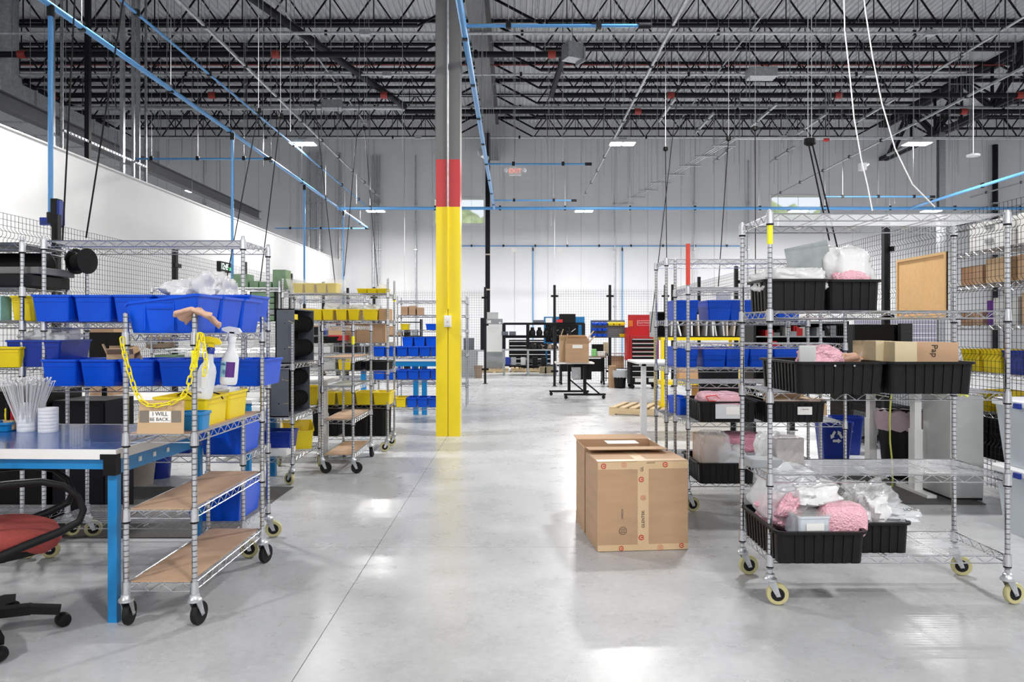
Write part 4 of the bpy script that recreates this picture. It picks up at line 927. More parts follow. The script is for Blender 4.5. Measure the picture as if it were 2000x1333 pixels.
b = MB(); b.add([(-.11, 0, 0), (.108, 0, 0), (.112, 0, .155), (-.095, 0, .155), (-.11, .004, 0), (.108, .004, 0), (.112, .004, .155), (-.095, .004, .155)], [(0, 1, 2, 3), (7, 6, 5, 4), (0, 4, 5, 1), (1, 5, 6, 2), (2, 6, 7, 3), (3, 7, 4, 0)]); b.build('card', 'card_light', t)
MB().box(-.05, .05, -.0015, 0, .053, .105).build('paper_strip', 'paper', t)
text('I WILL', .026, 'ink', t, (0, -.002, .092), (R(90), 0, 0)); text('BE BACK..', .0225, 'ink', t, (0, -.002, .067), (R(90), 0, 0))
for s in (-1, 1): MB().box(s * .075 - .022, s * .075 + .022, -.0015, 0, .053, .108).build('printed_picture', 'print_grey', t)
def spray(label, x, y, z, m, trig, rz=0, tilt=0, lab=False, collar='white_plastic'):
    t = thing('spray_bottle', label, 'bottle', (x, y, z), rz); t.rotation_euler.y = R(tilt)
    b = MB(); b.lathe([(.002, 0), (.036, 0), (.041, .008), (.043, .03), (.042, .13), (.035, .155), (.022, .175), (.0165, .21), (.0165, .222)], n=20); b.build('bottle_body', m, t)
    MB().lathe([(.019, .215), (.0195, .242), (.014, .247)], n=16).build('collar', collar, t)
    b = MB(); b.box(-.013, .013, -.012, .012, .245, .27); P = [(-.055, .285), (-.05, .272), (-.01, .262), (.035, .262), (.045, .272), (.03, .292), (-.02, .297)]
    b.loft([[(p, -.012, q) for p, q in P], [(p, .012, q) for p, q in P]], False, False); b.build('trigger_head', trig, t)
    MB().bar((-.02, 0, .265), (-.035, 0, .225), .012, .006).build('trigger', trig, t)
    if lab:
        for a0, a1, mm, z1 in ((-160, -95, 'cyan', .118), (-95, -35, 'purple', .118)):
            b = MB(); k = 8; q = [R(a0 + (a1 - a0) * i / k) for i in range(k + 1)]
            vs = [(.0436 * cos(a), .0436 * sin(a), z) for a in q for z in (.04, z1)]; b.add(vs, [(2 * i, 2 * i + 2, 2 * i + 3, 2 * i + 1) for i in range(k)], True); b.build('label', mm, t)
        text('cide', .02, 'blue_dark', t, (-.02, -.042, .105), (R(90), 0, R(-25)))
        b = MB()
        for i in range(7):
            cx, cz = (0, 0) if i == 6 else (.009 * cos(pi * i / 3 + .5), .009 * sin(pi * i / 3 + .5)); b.path([(cx + .0045 * cos(pi * j / 3), 0, cz + .0045 * sin(pi * j / 3)) for j in range(6)], .0007, 4, True)
        b.build('hexagon_logo', 'blue_dark', t, (-.012, -.0435, .065), (0, 0, R(-15)))
    else:
        MB().box(-.012, .014, -.045, -.0425, .05, .12).build('label', 'paper', t)
        text('50%', .012, 'ink', t, (-.01, -.0445, .03), (R(90), 0, 0), name='gauge_print')
spray('white spray bottle with cyan and purple label hanging on the cart rail', X(453, 3.85), 3.80, Z(750, 3.85), 'white_plastic', 'white_plastic', 0, 5, True)
spray('translucent spray bottle with yellow head hooked by the cloth', X(396, 3.55), 3.55, Z(778, 3.55), 'clear2', 'yellow_bin', 10, 9, collar='blue_dark')
rng = random.Random(2)
b = MB(); rs = []
nx, ny = 26, 14
for j in range(ny + 1):
    for i in range(nx + 1):
        u = i / nx - .45; v = j / ny - .5
        x = .17 * u + .01 * sin(v * 9); z = .038 - abs(u) * .10 * (1 + .5 * sin(v * 4)) + .006 * noise.noise(Vector((u * 9, v * 7, 1))) + .004 * sin(v * 22 + u * 5); y = .15 * v + .02 * u
        rs.append((x, y, z))
fs = [(j * (nx + 1) + i, j * (nx + 1) + i + 1, (j + 1) * (nx + 1) + i + 1, (j + 1) * (nx + 1) + i) for j in range(ny) for i in range(nx)]
b.add(rs, fs, True); o = b.build('cleaning_cloth', 'rag', None, (-1.49, 3.47, 1.457)); md = o.modifiers.new('s', 'SOLIDIFY'); md.thickness = .017; props(o, 'folded peach cleaning cloth draped over the cart post top', 'cloth')
# ---- big rack A and its left neighbour
rack('tall chrome wire rack full of blue bins, nearest at left', -2.26, 4.75, RW + .01, .457, 1.96, (1.934, 1.437, 1.05, .62, .215), angs=(10, 15, 30, 10))
for i, px in enumerate((129, 205, 283, 362, 470)):
    bin_('blue bin on the second shelf of the tall left rack, %s' % od(i, 5), X(px, 4.6), 4.62 + .02 * (i % 2), 1.441, .222, .36, .16, group='blue bins on the tall left rack')
for i, px in enumerate((143, 216, 290, 364, 437, 498)):
    bin_('blue bin on the third shelf of the tall left rack, %s' % od(i, 6), X(px, 4.57), 4.6, 1.054, .205, .36, .16, group='blue bins on the tall left rack')
bin_('translucent blue bin at the right end of the fourth shelf, tall left rack', -1.80, 4.72, .624, .26, .36, .21, 'blue_bin', 0); bin_('dark blue bin left of the translucent one on the fourth shelf', -2.12, 4.75, .624, .24, .34, .17, 'blue_dark', 0)
bin_('large blue bin on the lowest shelf of the tall left rack', -1.84, 4.72, .219, .34, .4, .22, 'blue_bin', 0)
for i, (px, w, h, s) in enumerate(((363, .2, .11, 61), (410, .13, .16, 62), (440, .1, .11, 63))): bag('poly_bag', 'clear crumpled poly bag in the second shelf bins, %s' % od(i, 3), 'bag', X(px, 4.6), 4.62, 1.55, w, .2, h + .03, s, 'poly', 0, .5, group='poly bags on the tall left rack')
flapbox('small open cardboard box in the third shelf bins by the chain', X(233, 4.6), 4.62, 1.14, .15, .14, .1, 25, 'card_light', 1, ang=50)
foam('brown cardboard sheet leaning beside the small open box', X(247, 4.55), 4.66, 1.12, .14, .01, .16, 'card_light', 10, tilt=-20)
rack('tall wire rack with black pipes and dark trays at the left edge', -3.60, 4.75, RW, .457, 1.96, (1.915, 1.646, 1.44, 1.16, .62, .215), angs=(30, -8, 0, 70), boards={1.915: 'joist', 1.646: 'joist', 1.44: 'girder'})
t = thing('black_pipe', 'long thick black pipe lying on the left edge rack', 'pipe', (-3.5, 4.78, 1.80)); MB().lathe([(.05, -.6), (.085, -.59), (.085, .5), (.05, .52)], n=20, axis='x').build('tube', 'black', t)
t = thing('cable_reel', 'black cable reel sticking out past the left edge rack post', 'reel', (X(168, 4.95), 4.9, Z(512, 4.95)), -15)
for s in (-.045, .045): MB().lathe([(.005, s - .004), (.085, s - .004), (.085, s + .004), (.005, s + .004)], n=24, axis='x').build('flange', 'black', t)
MB().lathe([(.06, -.04), (.06, .04)], n=20, axis='x').build('drum', 'black_rubber', t)
foam('dark brown flat board on the second shelf of the left edge rack', -3.4, 4.75, 1.735, .95, .38, .045, 'girder', 0); 
for i, (z, w) in enumerate(((1.655, .55),)): foam('black padded case under the dark flat board', -3.22, 4.72, z, w, .4, .075, 'joist', 0)
t = bin_('tall yellow bin behind the posts on the left edge rack', X(70, 4.7), 4.72, 1.446, .15, .3, .155, 'yellow_bin')
bin_('yellow bin on the fourth shelf at the left edge', X(12, 4.5), 4.62, 1.164, .2, .3, .125, 'yellow_bin'); bin_('wide dark blue bin on the fourth shelf of the left edge rack', X(92, 4.65), 4.68, 1.164, .33, .34, .165, 'blue_dark')
bag('poly_bag', 'clear bag heaped over the wide dark blue bin', 'bag', X(100, 4.65), 4.68, 1.30, .28, .22, .1, 71, 'clear2', 0, .4)
flapbox('white and teal bottle-like carton at the left edge of third shelf', X(0, 4.6), 4.62, 1.446, .05, .1, .15, 0, 'cyan', 0, tape=False)
# ---- blue workbench
t = thing('workbench', 'blue steel workbench with blue top and white edge at left', 'workbench', (-3.07, 4.01, 0), -2); w, d, z = 2.4, .92, .824
o = MB().box(-w / 2, w / 2, -d / 2, d / 2, z - .004, z).build('blue_surface', 'blue_top', t); 
MB().box(-w / 2 - .01, w / 2 + .01, -d / 2 - .012, -d / 2, z - .045, z + .001).box(-w / 2, w / 2 + .01, d / 2, d / 2 + .012, z - .045, z + .001).box(w / 2, w / 2 + .012, -d / 2, d / 2, z - .045, z + .001).box(-w / 2, w / 2, -d / 2, d / 2, z - .045, z - .005).build('top_board', 'white', t)
MB().box(-w / 2, w / 2 - .02, -d / 2 + .01, -d / 2 + .05, z - .095, z - .046).box(w / 2 - .06, w / 2 - .02, -d / 2 + .05, d / 2, z - .125, z - .046).build('apron', 'blue_paint', t)
for k in range(3): MB().box(-.003, .003, -.012, .012, -.012, .012).build('slot', 'white', t, (w / 2 - .018, -d / 2 + .25 + k * .14, z - .085))
for sx in (-1, 1):
    for sy in (-1, 1): MB().box(-.022, .022, -.018, .018, .0, z - .12).build('leg', 'blue_paint', t, (sx * (w / 2 - .022), sy * (d / 2 - .03), 0))
MB().box(w / 2 - .05, w / 2 + .01, -d / 2 - .015, -d / 2 + .03, z - .12, z - .045).box(w / 2 - .065, w / 2 + .014, -d / 2 - .016, -d / 2 + .02, z - .045, z - .02).build('corner_bracket', 'black', t)
# cups with zip ties
def cup(label, x, y, z, r, h):
    t = thing('white_cup', label, 'cup', (x, y, z)); b = MB(); pr = []
    for k in range(7): pr += [(r, h * k / 7 + .002), (r, h * (k + 1) / 7 - .002), (r * .985, h * (k + 1) / 7)]
    b.lathe([(.002, 0), (r * .98, 0)] + pr + [(r * .93, h), (r * .93, .01), (.002, .01)], n=24); b.build('shell', 'white_plastic', t); return t
xc, yc = X(53, 4.15), 4.15
cup('white ribbed container holding the fan of cable ties', xc, yc, .824, .05, .165); cup('shorter white ribbed container beside the cable ties', X(90, 4.1), 4.12, .824, .05, .135)
b = MB(); rng = random.Random(9)
for i in range(280):
    a = rng.uniform(0, 2 * pi); r0 = rng.uniform(0, .04); r1 = r0 * 3.2 + rng.uniform(-.01, .02)
    p = Vector((r0 * cos(a), r0 * sin(a), .02)); q = Vector((min(.16, r1) * cos(a), min(.14, r1) * sin(a) * .8, rng.uniform(.26, .30)))
    b.tube(p, q, .0026, 3, cap=False); b.box(q.x - .004, q.x + .004, q.y - .003, q.y + .003, q.z - .003, q.z + .004)
o = b.build('cable_ties', 'white', None, (xc, yc, .824)); props(o, 'bundle of white cable ties fanning out of the container', 'cable ties', kind='stuff')
bin_('low blue tray at the left edge on the blue workbench', X(16, 4.2), 4.18, .826, .12, .14, .05, 'blue_paint')
t = thing('brown_cup', 'brown pot holding screwdrivers in the low blue tray', 'cup', (X(17, 4.15), 4.17, .832)); MB().lathe([(.002, 0), (.028, 0), (.04, .055), (.036, .055), (.026, .005), (.002, .005)], n=18).build('pot', 'card_light', t)
for i, (m, dx, h, lb) in enumerate((('black', -.014, .13, 'black and yellow screwdriver in the brown pot'), ('red', .012, .14, 'red-handled screwdriver in the brown pot'), ('yellow_bin', -.022, .10, 'yellow-handled screwdriver in the brown pot'))):
    t = thing('screwdriver', lb, 'screwdriver', (X(17, 4.15) + dx, 4.165, .845)); MB().lathe([(.004, .03), (.009, .04), (.011, .07), (.009, h - .01), (.011, h), (.004, h + .008)], n=10).build('handle', m, t); MB().tube((0, 0, 0), (0, 0, .035), .003, 6).build('shank', 'steel', t)
# chair at the lower left
t = thing('office_chair', 'red fabric office chair with black looped armrest in lower left corner', 'chair', (-2.40, 3.32, 0), 36)
b = MB(); n = 28; rs = []
for z, k in ((.40, .80), (.425, .93), (.46, 1), (.495, .97), (.515, .8), (.52, .4)): rs.append([((abs(cos(a)) ** .6 * (1 if cos(a) > 0 else -1)) * .29 * k + .03, (abs(sin(a)) ** .6 * (1 if sin(a) > 0 else -1)) * .23 * k, z - .03 * max(0, cos(a)) ** 2) for a in [2 * pi * i / n for i in range(n)]])
b.loft(rs); b.build('seat', 'seat_red', t)
b = MB(); b.lathe([(.02, 0), (.25, .0), (.27, .03), (.2, .035)], n=24); o = b.build('seat_pan', 'black', t, (.03, 0, .385)); o.scale = (1.05, .85, 1)
for s in (-1, 1):
    Ya = -.22 * 1.0
    pts = [(-.32, .715), (-.2, .725), (-.02, .73), (.12, .728), (.22, .70), (.285, .645), (.31, .58), (.29, .53), (.2, .495), (.05, .455), (-.1, .41), (-.2, .37)]
    MB().path([(x * .86 + .12, s * .235, z - .005) for x, z in pts], [.013, .016, .017, .016, .014, .014, .015, .017, .019, .019, .019, .016], 8).build('armrest', 'black', t)
MB().bar((-.30, 0, .62), (-.36, 0, 1.02), .42, .07, (0, 1, 0)).build('backrest', 'seat_red', t); MB().bar((-.1, 0, .39), (-.33, 0, .6), .06, .02, (0, 1, 0)).build('back_bar', 'black', t)
MB().lathe([(.025, .12), (.025, .25), (.018, .25), (.018, .39)], n=12).build('gas_post', 'black', t); MB().box(-.1, .1, -.08, .08, .35, .39).build('tilt_mechanism', 'black', t)
for k in range(5):
    a = R(-6 + 72 * k); c, s = cos(a), sin(a)
    MB().bar((.02 * c, .02 * s, .115), (.20 * c, .20 * s, .105), .055, .04).bar((.19 * c, .19 * s, .107), (.315 * c, .315 * s, .08), .05, .035).build('base_arm', 'black', t)
    o = MB().lathe([(.003, -.028), (.028, -.026), (.032, -.012), (.032, .012), (.028, .026), (.003, .028)], n=18, axis='y').build('wheel', 'black', t, (.325 * c, .325 * s, .032), (0, 0, R(30 * k + 15)))
# black cabinets, bin and bench behind the blue table
for i, (x0, x1, y0, y1, h, m, lb) in enumerate(((-4.25, -3.35, 5.3, 5.75, .95, 'black', 'large black cabinet standing under the left edge rack'), (-3.33, -2.95, 5.35, 5.75, .88, 'joist', 'narrow dark grey cabinet beside the black one behind the workbench'))):
    t = thing('cabinet', lb, 'cabinet', ((x0 + x1) / 2, (y0 + y1) / 2, 0)); w, d = (x1 - x0) / 2, (y1 - y0) / 2
    MB().box(-w, w, -d, d, .04, h).build('body', m, t); MB().box(-w + .02, w - .02, -d + .02, d - .02, 0, .04).build('plinth', 'black', t); MB().box(-w + .01, w - .01, -d - .015, -d - .001, .06, h - .02).build('door', m, t)
t = thing('assembly_bench', 'long pale bench with white top and black cables behind the blue bins', 'workbench', (-3.2, 6.75, 0)); w, d, z = .95, .4, .79
MB().box(-w, w, -d, d, z - .03, z).build('top_board', 'white', t)
for sx in (-1, 1):
    for sy in (-1, 1): MB().box(-.03, .03, -.03, .03, 0, z - .03).build('leg', 'blue_paint', t, (sx * (w - .06), sy * (d - .06), 0))
MB().box(-w, w, -.01, .01, .25, .5).build('modesty_panel', 'white', t, (0, d - .03, 0))
t = thing('monitor', 'black monitor behind the left rack beside a cardboard box', 'monitor', (X(195, 6.4), 6.45, .79)); MB().box(-.16, .16, -.015, .015, .29, .58).build('panel', 'screen', t); MB().box(-.02, .02, .015, .03, .01, .4).build('neck', 'black', t); MB().box(-.1, .1, -.06, .08, 0, .01).build('stand_foot', 'black', t)
flapbox('brown cardboard box standing behind the black monitor', X(207, 6.9), 6.95, .79, .22, .25, .62, 0, 'card', 0)
bin_can('beige waste bin on the floor behind the near left cart', 'waste_bin', X(260, 6.56), 6.7, .27, .1, .125, 'tan'); bin_can('small blue waste bin beside the beige one', 'waste_bin', X(300, 6.9), 7.0, .3, .1, .12, 'blue_dark')
t = thing('coiled_hose', 'blue coiled air hose lying near the beige waste bin', 'hose', (X(196, 6.6), 6.7, .09)); MB().path([(i * .0016 - .12, .045 * cos(i * .55), .045 * sin(i * .55)) for i in range(150)], .005, 5).build('coil', 'blue_dark', t)
foam('flat grey tray under the coiled hose', X(196, 6.6), 6.7, .0, .36, .25, .04, 'grey_light', 0)
props(MB().box(-3.9, -1.95, 4.95, 6.55, .001, .007).build('floor_mat', 'mat_grey'), 'dark speckled rubber mat on the floor behind the workbench', 'mat')
for k in range(3): props(MB().path([(X(205 + 6 * k, 6.4), 6.42, .795), (X(204 + 6 * k, 6.4), 6.33, .79), (X(196 + 9 * k, 6.35), 6.3, .70), (X(204 + 5 * k, 6.35), 6.31, .55), (X(200 + 5 * k, 6.4), 6.33, .35)], .005, 5).build('black_cable', 'black'), 'black cable drooping off the pale bench, %s of three' % ('left', 'middle', 'right')[k], 'cable', 'cables on the pale bench')
# small machines between the racks
rng = random.Random(12)
def device(label, x, y, z, w, d, h, m, rz=0, cat='device', name='bench_device', knobs=2, m2='grey_mid'):
    t = thing(name, label, cat, (x, y, z), rz); o = MB().box(-w / 2, w / 2, -d / 2, d / 2, .008, h).build('body', m, t); md = o.modifiers.new('b', 'BEVEL'); md.width = .004
    MB().box(-w * .42, w * .1, -d / 2 - .004, -d / 2, h * .35, h * .85).build('display', m2, t)
    for k in range(knobs): MB().lathe([(.002, -.012), (.012, -.012), (.012, 0)], n=12, axis='y').build('knob', 'black', t, (w * (.2 + .18 * k), -d / 2, h * .55))
    MB().box(-w * .4, w * .4, -d * .4, d * .4, 0, .008).build('feet', 'black', t); return t
L10 = rack('wide wire rack with green cartons on top along the left fence', -3.42, 8.72, 1.46, .457, 1.95, (1.87, 1.48, 1.17, .95, .55, .2), fine=False, casters=False, name='wire_shelving_rack')
for i, (px, w, h) in enumerate(((474, .17, .16), (500, .1, .08), (522, .14, .07), (549, .15, .21))): flapbox('green carton on top of the rack by the left fence, %s' % od(i, 4), X(px, 8.65), 8.68, 1.874, w, .2, h, 0, 'green', 0, 'green cartons', tape=False)
def basket(label, x, y, z, w, d, h):
    t = thing('wire_basket', label, 'basket', (x, y, z)); b = MB()
    for k in range(4): zz = h * k / 3; s = 1 - .12 * (1 - k / 3); b.path([(-w / 2 * s, -d / 2 * s, zz), (w / 2 * s, -d / 2 * s, zz), (w / 2 * s, d / 2 * s, zz), (-w / 2 * s, d / 2 * s, zz)], .003, 4, True)
    for i in range(22):
        u = i / 21 - .5
        for s in (-1, 1): b.tube((u * w * .88, s * d / 2 * .88, 0), (u * w, s * d / 2, h), .0018, 3, cap=False)
    for i in range(9):
        u = i / 8 - .5; b.tube((-w * .44, u * d * .88, 0), (w * .44, u * d * .88, 0), .002, 3, cap=False)
        for s in (-1, 1): b.tube((s * w * .44, u * d * .88, 0), (s * w / 2, u * d, h), .0018, 3, cap=False)
    b.build('wire_frame', 'white_plastic', t); return t
basket('white wire basket behind the yellow-headed bottle', X(375, 8.6), 8.66, 1.175, .36, .3, .13); basket('white wire basket behind the white spray bottle', X(452, 8.6), 8.66, 1.175, .40, .3, .13)
device('brown bench meter with dial at the left of the basket shelf', X(312, 8.6), 8.62, 1.175, .22, .25, .14, 'brown_can'); device('small grey instrument on the shelf below the baskets, left', X(330, 8.6), 8.62, .953, .25, .22, .15, 'green'); device('dark round-cornered instrument below the baskets, middle', X(392, 8.6), 8.62, .953, .2, .22, .13, 'grey_mid'); device('black instrument below the baskets, right', X(462, 8.6), 8.62, .953, .24, .2, .12, 'black')
t = thing('drawer_cabinet', 'black small-parts cabinet with green drawers on the left fence rack', 'drawer cabinet', (X(517, 8.6), 8.64, 1.484)); MB().box(-.15, .15, -.1, .12, 0, .36).build('case', 'black', t)
for k in range(5): MB().box(-.13, .13, -.115, -.1, .015 + k * .068, .072 + k * .068).build('drawer', 'green' if k != 1 else 'grey_mid', t)
t = thing('digital_clock', 'black digital clock reading 12:45 on the left mesh fence', 'clock', (-4.345, 11.1, 2.33)); MB().box(-.03, .03, -.2, .2, -.075, .075).build('case', 'black', t)
text('12:45', .13, 'led', t, (.032, -.045, 0), (R(90), 0, R(90)), name='digits'); text('28', .07, 'led_green', t, (.032, .15, -.02), (R(90), 0, R(90)), name='digits')
# ================================================================= left side, middle distance
rack('low wire rack carrying grey spool cabinets on cream wheels', -2.20, 7.11, .92, .42, 1.445, (1.08, .60, .24), rz=90, angs=(60, 20, 30, 0))
def spool_cab(label, x, y, z, w, l, h, n=6):
    t = thing('spool_cabinet', label, 'cabinet', (x, y, z), 0); k = .01
    MB().box(-w / 2, w / 2, -l / 2, -l / 2 + k, 0, h).box(-w / 2, w / 2, l / 2 - k, l / 2, 0, h).box(-w / 2, w / 2, -l / 2, l / 2, h - k, h).box(-w / 2, w / 2, -l / 2, l / 2, 0, k).box(-w / 2, -w / 2 + k, -l / 2, l / 2, 0, h).build('case', 'grey_cab', t)
    MB().box(-w / 2 + k, -w / 2 + k + .004, -l / 2 + k, l / 2 - k, k, h - k).build('liner', 'black', t)
    for r_ in range(2):
        zz = h * (.27 + .46 * r_); MB().tube((0, -l / 2, zz), (0, l / 2, zz), .006, 6).build('rod', 'steel', t)
        for i in range(n): MB().lathe([(.02, -.024), (h * .165, -.024), (h * .165, -.021), (h * .10, -.019), (h * .10, .019), (h * .165, .021), (h * .165, .024), (.02, .024)], n=18, axis='y').build('spool', 'black_rubber', t, (.01, -l / 2 + l * (i + .6) / (n + .2), zz))
        MB().bar((w / 2, -l / 2 - .002, zz), (w / 2 + .0, -l / 2 - .16, zz + .02), .006, .006).build('wire_guide', 'chrome', t)
    return t
t = spool_cab('upper grey open cabinet of black spools on the low wire rack', -2.08, 7.05, 1.084, .17, .66, .50); MB().box(.06, .08, -.30, -.2, .40, .45).build('yellow_label', 'yellow_bin', t)
spool_cab('lower grey open cabinet of black spools on the low wire rack', -2.12, 7.03, .604, .17, .70, .45)
bin_('yellow open bin on the bottom shelf of the spool rack', -2.12, 7.25, .244, .28, .3, .25, 'yellow_bin', 20, None, True); bin_('blue bin in front of the yellow one on the spool rack', -2.18, 6.92, .30, .26, .24, .16, 'blue_dark', 0)
flapbox('white flat box at the bottom front of the spool rack', -2.25, 6.88, .244, .36, .28, .06, 0, 'white', 0, tape=False)
rack('low chrome cart with brown liners standing beyond the spool rack', -1.716, 7.65, .30, .90, 1.475, (1.43, 1.117, .834, .516, .173), angs=(0, 0, 80, 85), tyre='black_rubber', name='wire_cart', cat='cart', boards={1.117: 'masonite', .834: 'sheet_metal', .516: 'masonite', .173: 'masonite'})
props(MB().lathe([(.0145, 1.25), (.0145, 1.33)], n=12).build('tag_sleeve', 'tag_yellow', None, (-1.566, 7.2, 0)), 'yellow sleeve on the middle post of the second low cart', 'tag', 'yellow post sleeves')
rack('tall wire rack of yellow bins behind the second low cart', -2.052, 8.725, RW, .457, 1.98, (1.81, 1.50, 1.24, .93, .53, .17), angs=(10, -160, 10, -150))
props(MB().lathe([(.0145, 1.73), (.0145, 1.79)], n=12).build('tag_sleeve', 'tag_yellow', None, (-1.4505, 8.9535, 0)), 'small yellow sleeve on the rear post of the yellow bin rack', 'tag', 'yellow post sleeves')
t = thing('frosted_tub', 'long frosted tub with yellow bins inside on the yellow bin rack top', 'tub', (X(618, 8.65), 8.68, 1.814)); inst('body', tub_mesh(.64, .36, .165, 'tub_frost', .12, .003, .01, .006, .04), t)
for i, px in enumerate((584, 606, 629, 650)): bin_('yellow bin inside the frosted tub, %s' % od(i, 4), X(px, 8.6), 8.66, 1.82, .115, .22, .11, 'yellow_bin', group='yellow bins inside the frosted tub')
for i, px in enumerate((709, 728, 747)): bin_('flat yellow bin on top of the yellow bin rack, %s' % od(i, 3), X(px, 8.6), 8.66, 1.814, .115, .25, .055, 'yellow_bin', group='flat yellow bins on the rack top')
flapbox('small frosted box stacked on the flat yellow bins', X(746, 8.6), 8.68, 1.87, .09, .12, .05, 0, 'tub_frost', 0, tape=False)
for i, px in enumerate((604, 621, 643, 669, 693, 724)): bin_('yellow bin on the second shelf of the yellow bin rack, %s' % od(i, 6), X(px, 8.57), 8.64, 1.504, .125 if i < 5 else .155, .3, .125, 'yellow_bin', group='yellow bins on the second shelf')
for i, (px, w) in enumerate(((646, .15), (672, .11), (697, .11), (724, .16))): bag('poly_bag', 'frosty plastic wrap sticking up from the yellow bins, %s' % od(i, 4), 'bag', X(px, 8.6), 8.66, 1.60, w, .18, .085, 80 + i, 'clear2', 0, .35, group='plastic wraps in the yellow bins')
flapbox('brown carton at the right end of the yellow bin shelf', X(752, 8.7), 8.75, 1.504, .11, .3, .13, 0, 'card'); flapbox('large brown carton at the right of the shelf below yellow bins', X(728, 8.8), 8.80, 1.244, .34, .24, .21, 0, 'card'); flapbox('brown carton left of the large one below the yellow bins', X(690, 8.8), 8.80, 1.244, .11, .24, .21, 0, 'card')
t = tote('black tray with a red box in it below the yellow bins', X(640, 8.6), 8.6, 1.244, .30, .36, .07, group='black trays on the yellow bin rack'); foam('dark red flat case in the black tray', X(660, 8.5), 8.55, 1.27, .2, .2, .06, 'red', 0)
for i, px in enumerate((688, 738)): tote('black tote on the fourth shelf of the yellow bin rack, %s' % od(i, 2), X(px, 8.6), 8.68, .934, .27, .4, .10, group='black trays on the yellow bin rack')
foam('grey speaker-like box on the fourth shelf of the yellow bin rack', X(644, 8.6), 8.65, .934, .18, .3, .17, 'grey_light', 0); bin_('tall yellow bin on the fourth shelf of the yellow bin rack', X(676, 8.55), 8.6, .934, .15, .3, .14, 'yellow_bin')
for i, px in enumerate((608, 642, 678, 714, 748)): bin_('yellow bin on the low fifth shelf of the yellow bin rack, %s' % od(i, 5), X(px, 8.57), 8.64, .534, .195, .34, .145, 'yellow_bin', group='yellow bins on the low shelf')
for i, px in enumerate((640, 700, 742)): tote('tall black tote on the lowest shelf of the yellow bin rack, %s' % od(i, 3), X(px, 8.62), 8.70, .174, .30 if i != 2 else .18, .42, .32, group='tall black totes on the lowest shelf')
bin_('yellow bin hanging above the desk edge left of the white leg', X(588, 7.9), 8.35, .62, .2, .3, .14, 'yellow_bin')
standing_desk('white adjustable desk between spool rack and yellow bin rack', -2.62, 8.08, .87, 1.3, .55, legs=((.55, 0), (-.5, 0)), foot=.45)
device('grey bench instrument on the white desk', X(560, 7.9), 8.0, .87, .3, .25, .09, 'grey_light')
# L8: blue bins
rack('low wire rack with three rows of blue bins left of the column', -1.49, 11.2, 1.2, .42, 1.25, (1.0, .656, .247), fine=False, casters=True, tyre='black_rubber')
for r_, (z, n, nm) in enumerate(((1.004, 7, 'upper'), (.66, 7, 'middle'))):
    for i in range(n): bin_('blue bin on the %s row left of the column, %s' % (nm, od(i, n)), -2.0 + i * .168, 11.12, z, .158, .34, .14, 'blue_bin', group='blue bins on the low rack')
for i in range(6): bin_('%s bin on the lowest row left of the column, %s' % ('yellow' if i < 2 else 'blue', od(i, 6)), -1.84 + i * .16, 11.12, .251, .15, .34, .14, 'yellow_bin' if i < 2 else 'blue_bin', group='bins on the lowest row')
t = thing('workbench', 'blue-legged bench with white top behind the blue bin rack', 'workbench', (-1.78, 12.4, 0)); w, d, z = .78, .35, .92
MB().box(-w, w, -d, d, z - .04, z).build('top_board', 'white', t); MB().box(-w, w, -d + .01, d - .01, z - .12, z - .041).build('apron', 'blue_paint', t)
for sx in (-.7, .16, .30, .7): MB().box(-.04, .04, -.04, .04, 0, z - .12).build('leg', 'blue_paint', t, (sx, -.2, 0))
MB().box(-w, w, .1, .3, .18, .2).box(-w, -w + .03, .1, .3, 0, .2).box(w - .03, w, .1, .3, 0, .2).build('riser_shelf', 'black', t, (0, 0, z))
for i in range(4): bin_('blue bin on the riser behind the low rack, %s' % od(i, 4), -1.80 + i * .2, 12.6, 1.12, .18, .25, .15, 'blue_bin', group='blue bins on the riser')
flapbox('small white carton on the riser bins', -1.2, 12.3, .92, .15, .15, .18, 0, 'paper', 0, tape=False)
rack('tall wire rack of cartons behind the blue-legged bench', -1.5, 13.7, 1.25, .457, 2.0, (1.92, 1.66, 1.39, .95, .4), fine=False, casters=False)
for i, (dx, w, h) in enumerate(((-.5, .12, .15), (-.36, .12, .16), (-.22, .1, .13))): flapbox('brown carton on the upper shelf of the far carton rack, %s' % od(i, 3), -1.5 + dx, 13.6, 1.665, w, .25, h, 0, 'card', 0, 'cartons on the far rack')
bin_('yellow tub on the middle shelf of the far carton rack', -2.0, 13.6, 1.394, .14, .25, .11, 'yellow_bin')
for i in range(2): bin_('blue bin on the middle shelf of the far carton rack, %s' % od(i, 2), -1.5 + i * .24, 13.6, 1.394, .22, .3, .11, 'blue_bin', group='blue bins on the far carton rack')
foam('black equipment box low on the far carton rack', -1.55, 13.6, .954, .9, .35, .32, 'black', 0)
# second far rack between
rack('bare wire rack with small cartons farther back at left', -3.1, 12.6, 1.2, .457, 1.95, (1.9, 1.6, 1.3, 1.0, .6), fine=False, casters=False)
for i, (dx, z, w, h, m) in enumerate(((-.4, 1.604, .2, .15, 'card'), (-.1, 1.604, .25, .12, 'paper'), (.25, 1.604, .2, .16, 'grey_mid'), (-.35, 1.304, .3, .14, 'black'), (.1, 1.304, .25, .15, 'card'), (.4, 1.304, .15, .12, 'blue_bin'), (-.2, 1.004, .4, .2, 'grey_light'), (.3, 1.004, .3, .18, 'black'))):
    foam('%s box on the bare rack farther back, item %s' % ({'card': 'brown', 'paper': 'white', 'grey_mid': 'grey', 'black': 'black', 'blue_bin': 'blue', 'grey_light': 'pale grey'}[m], ('at upper left', 'at upper middle', 'at upper right', 'at middle left', 'at middle centre', 'at middle right', 'at lower left', 'at lower right')[i]), -3.1 + dx, 12.6, z, w, .25, h, m, 0)
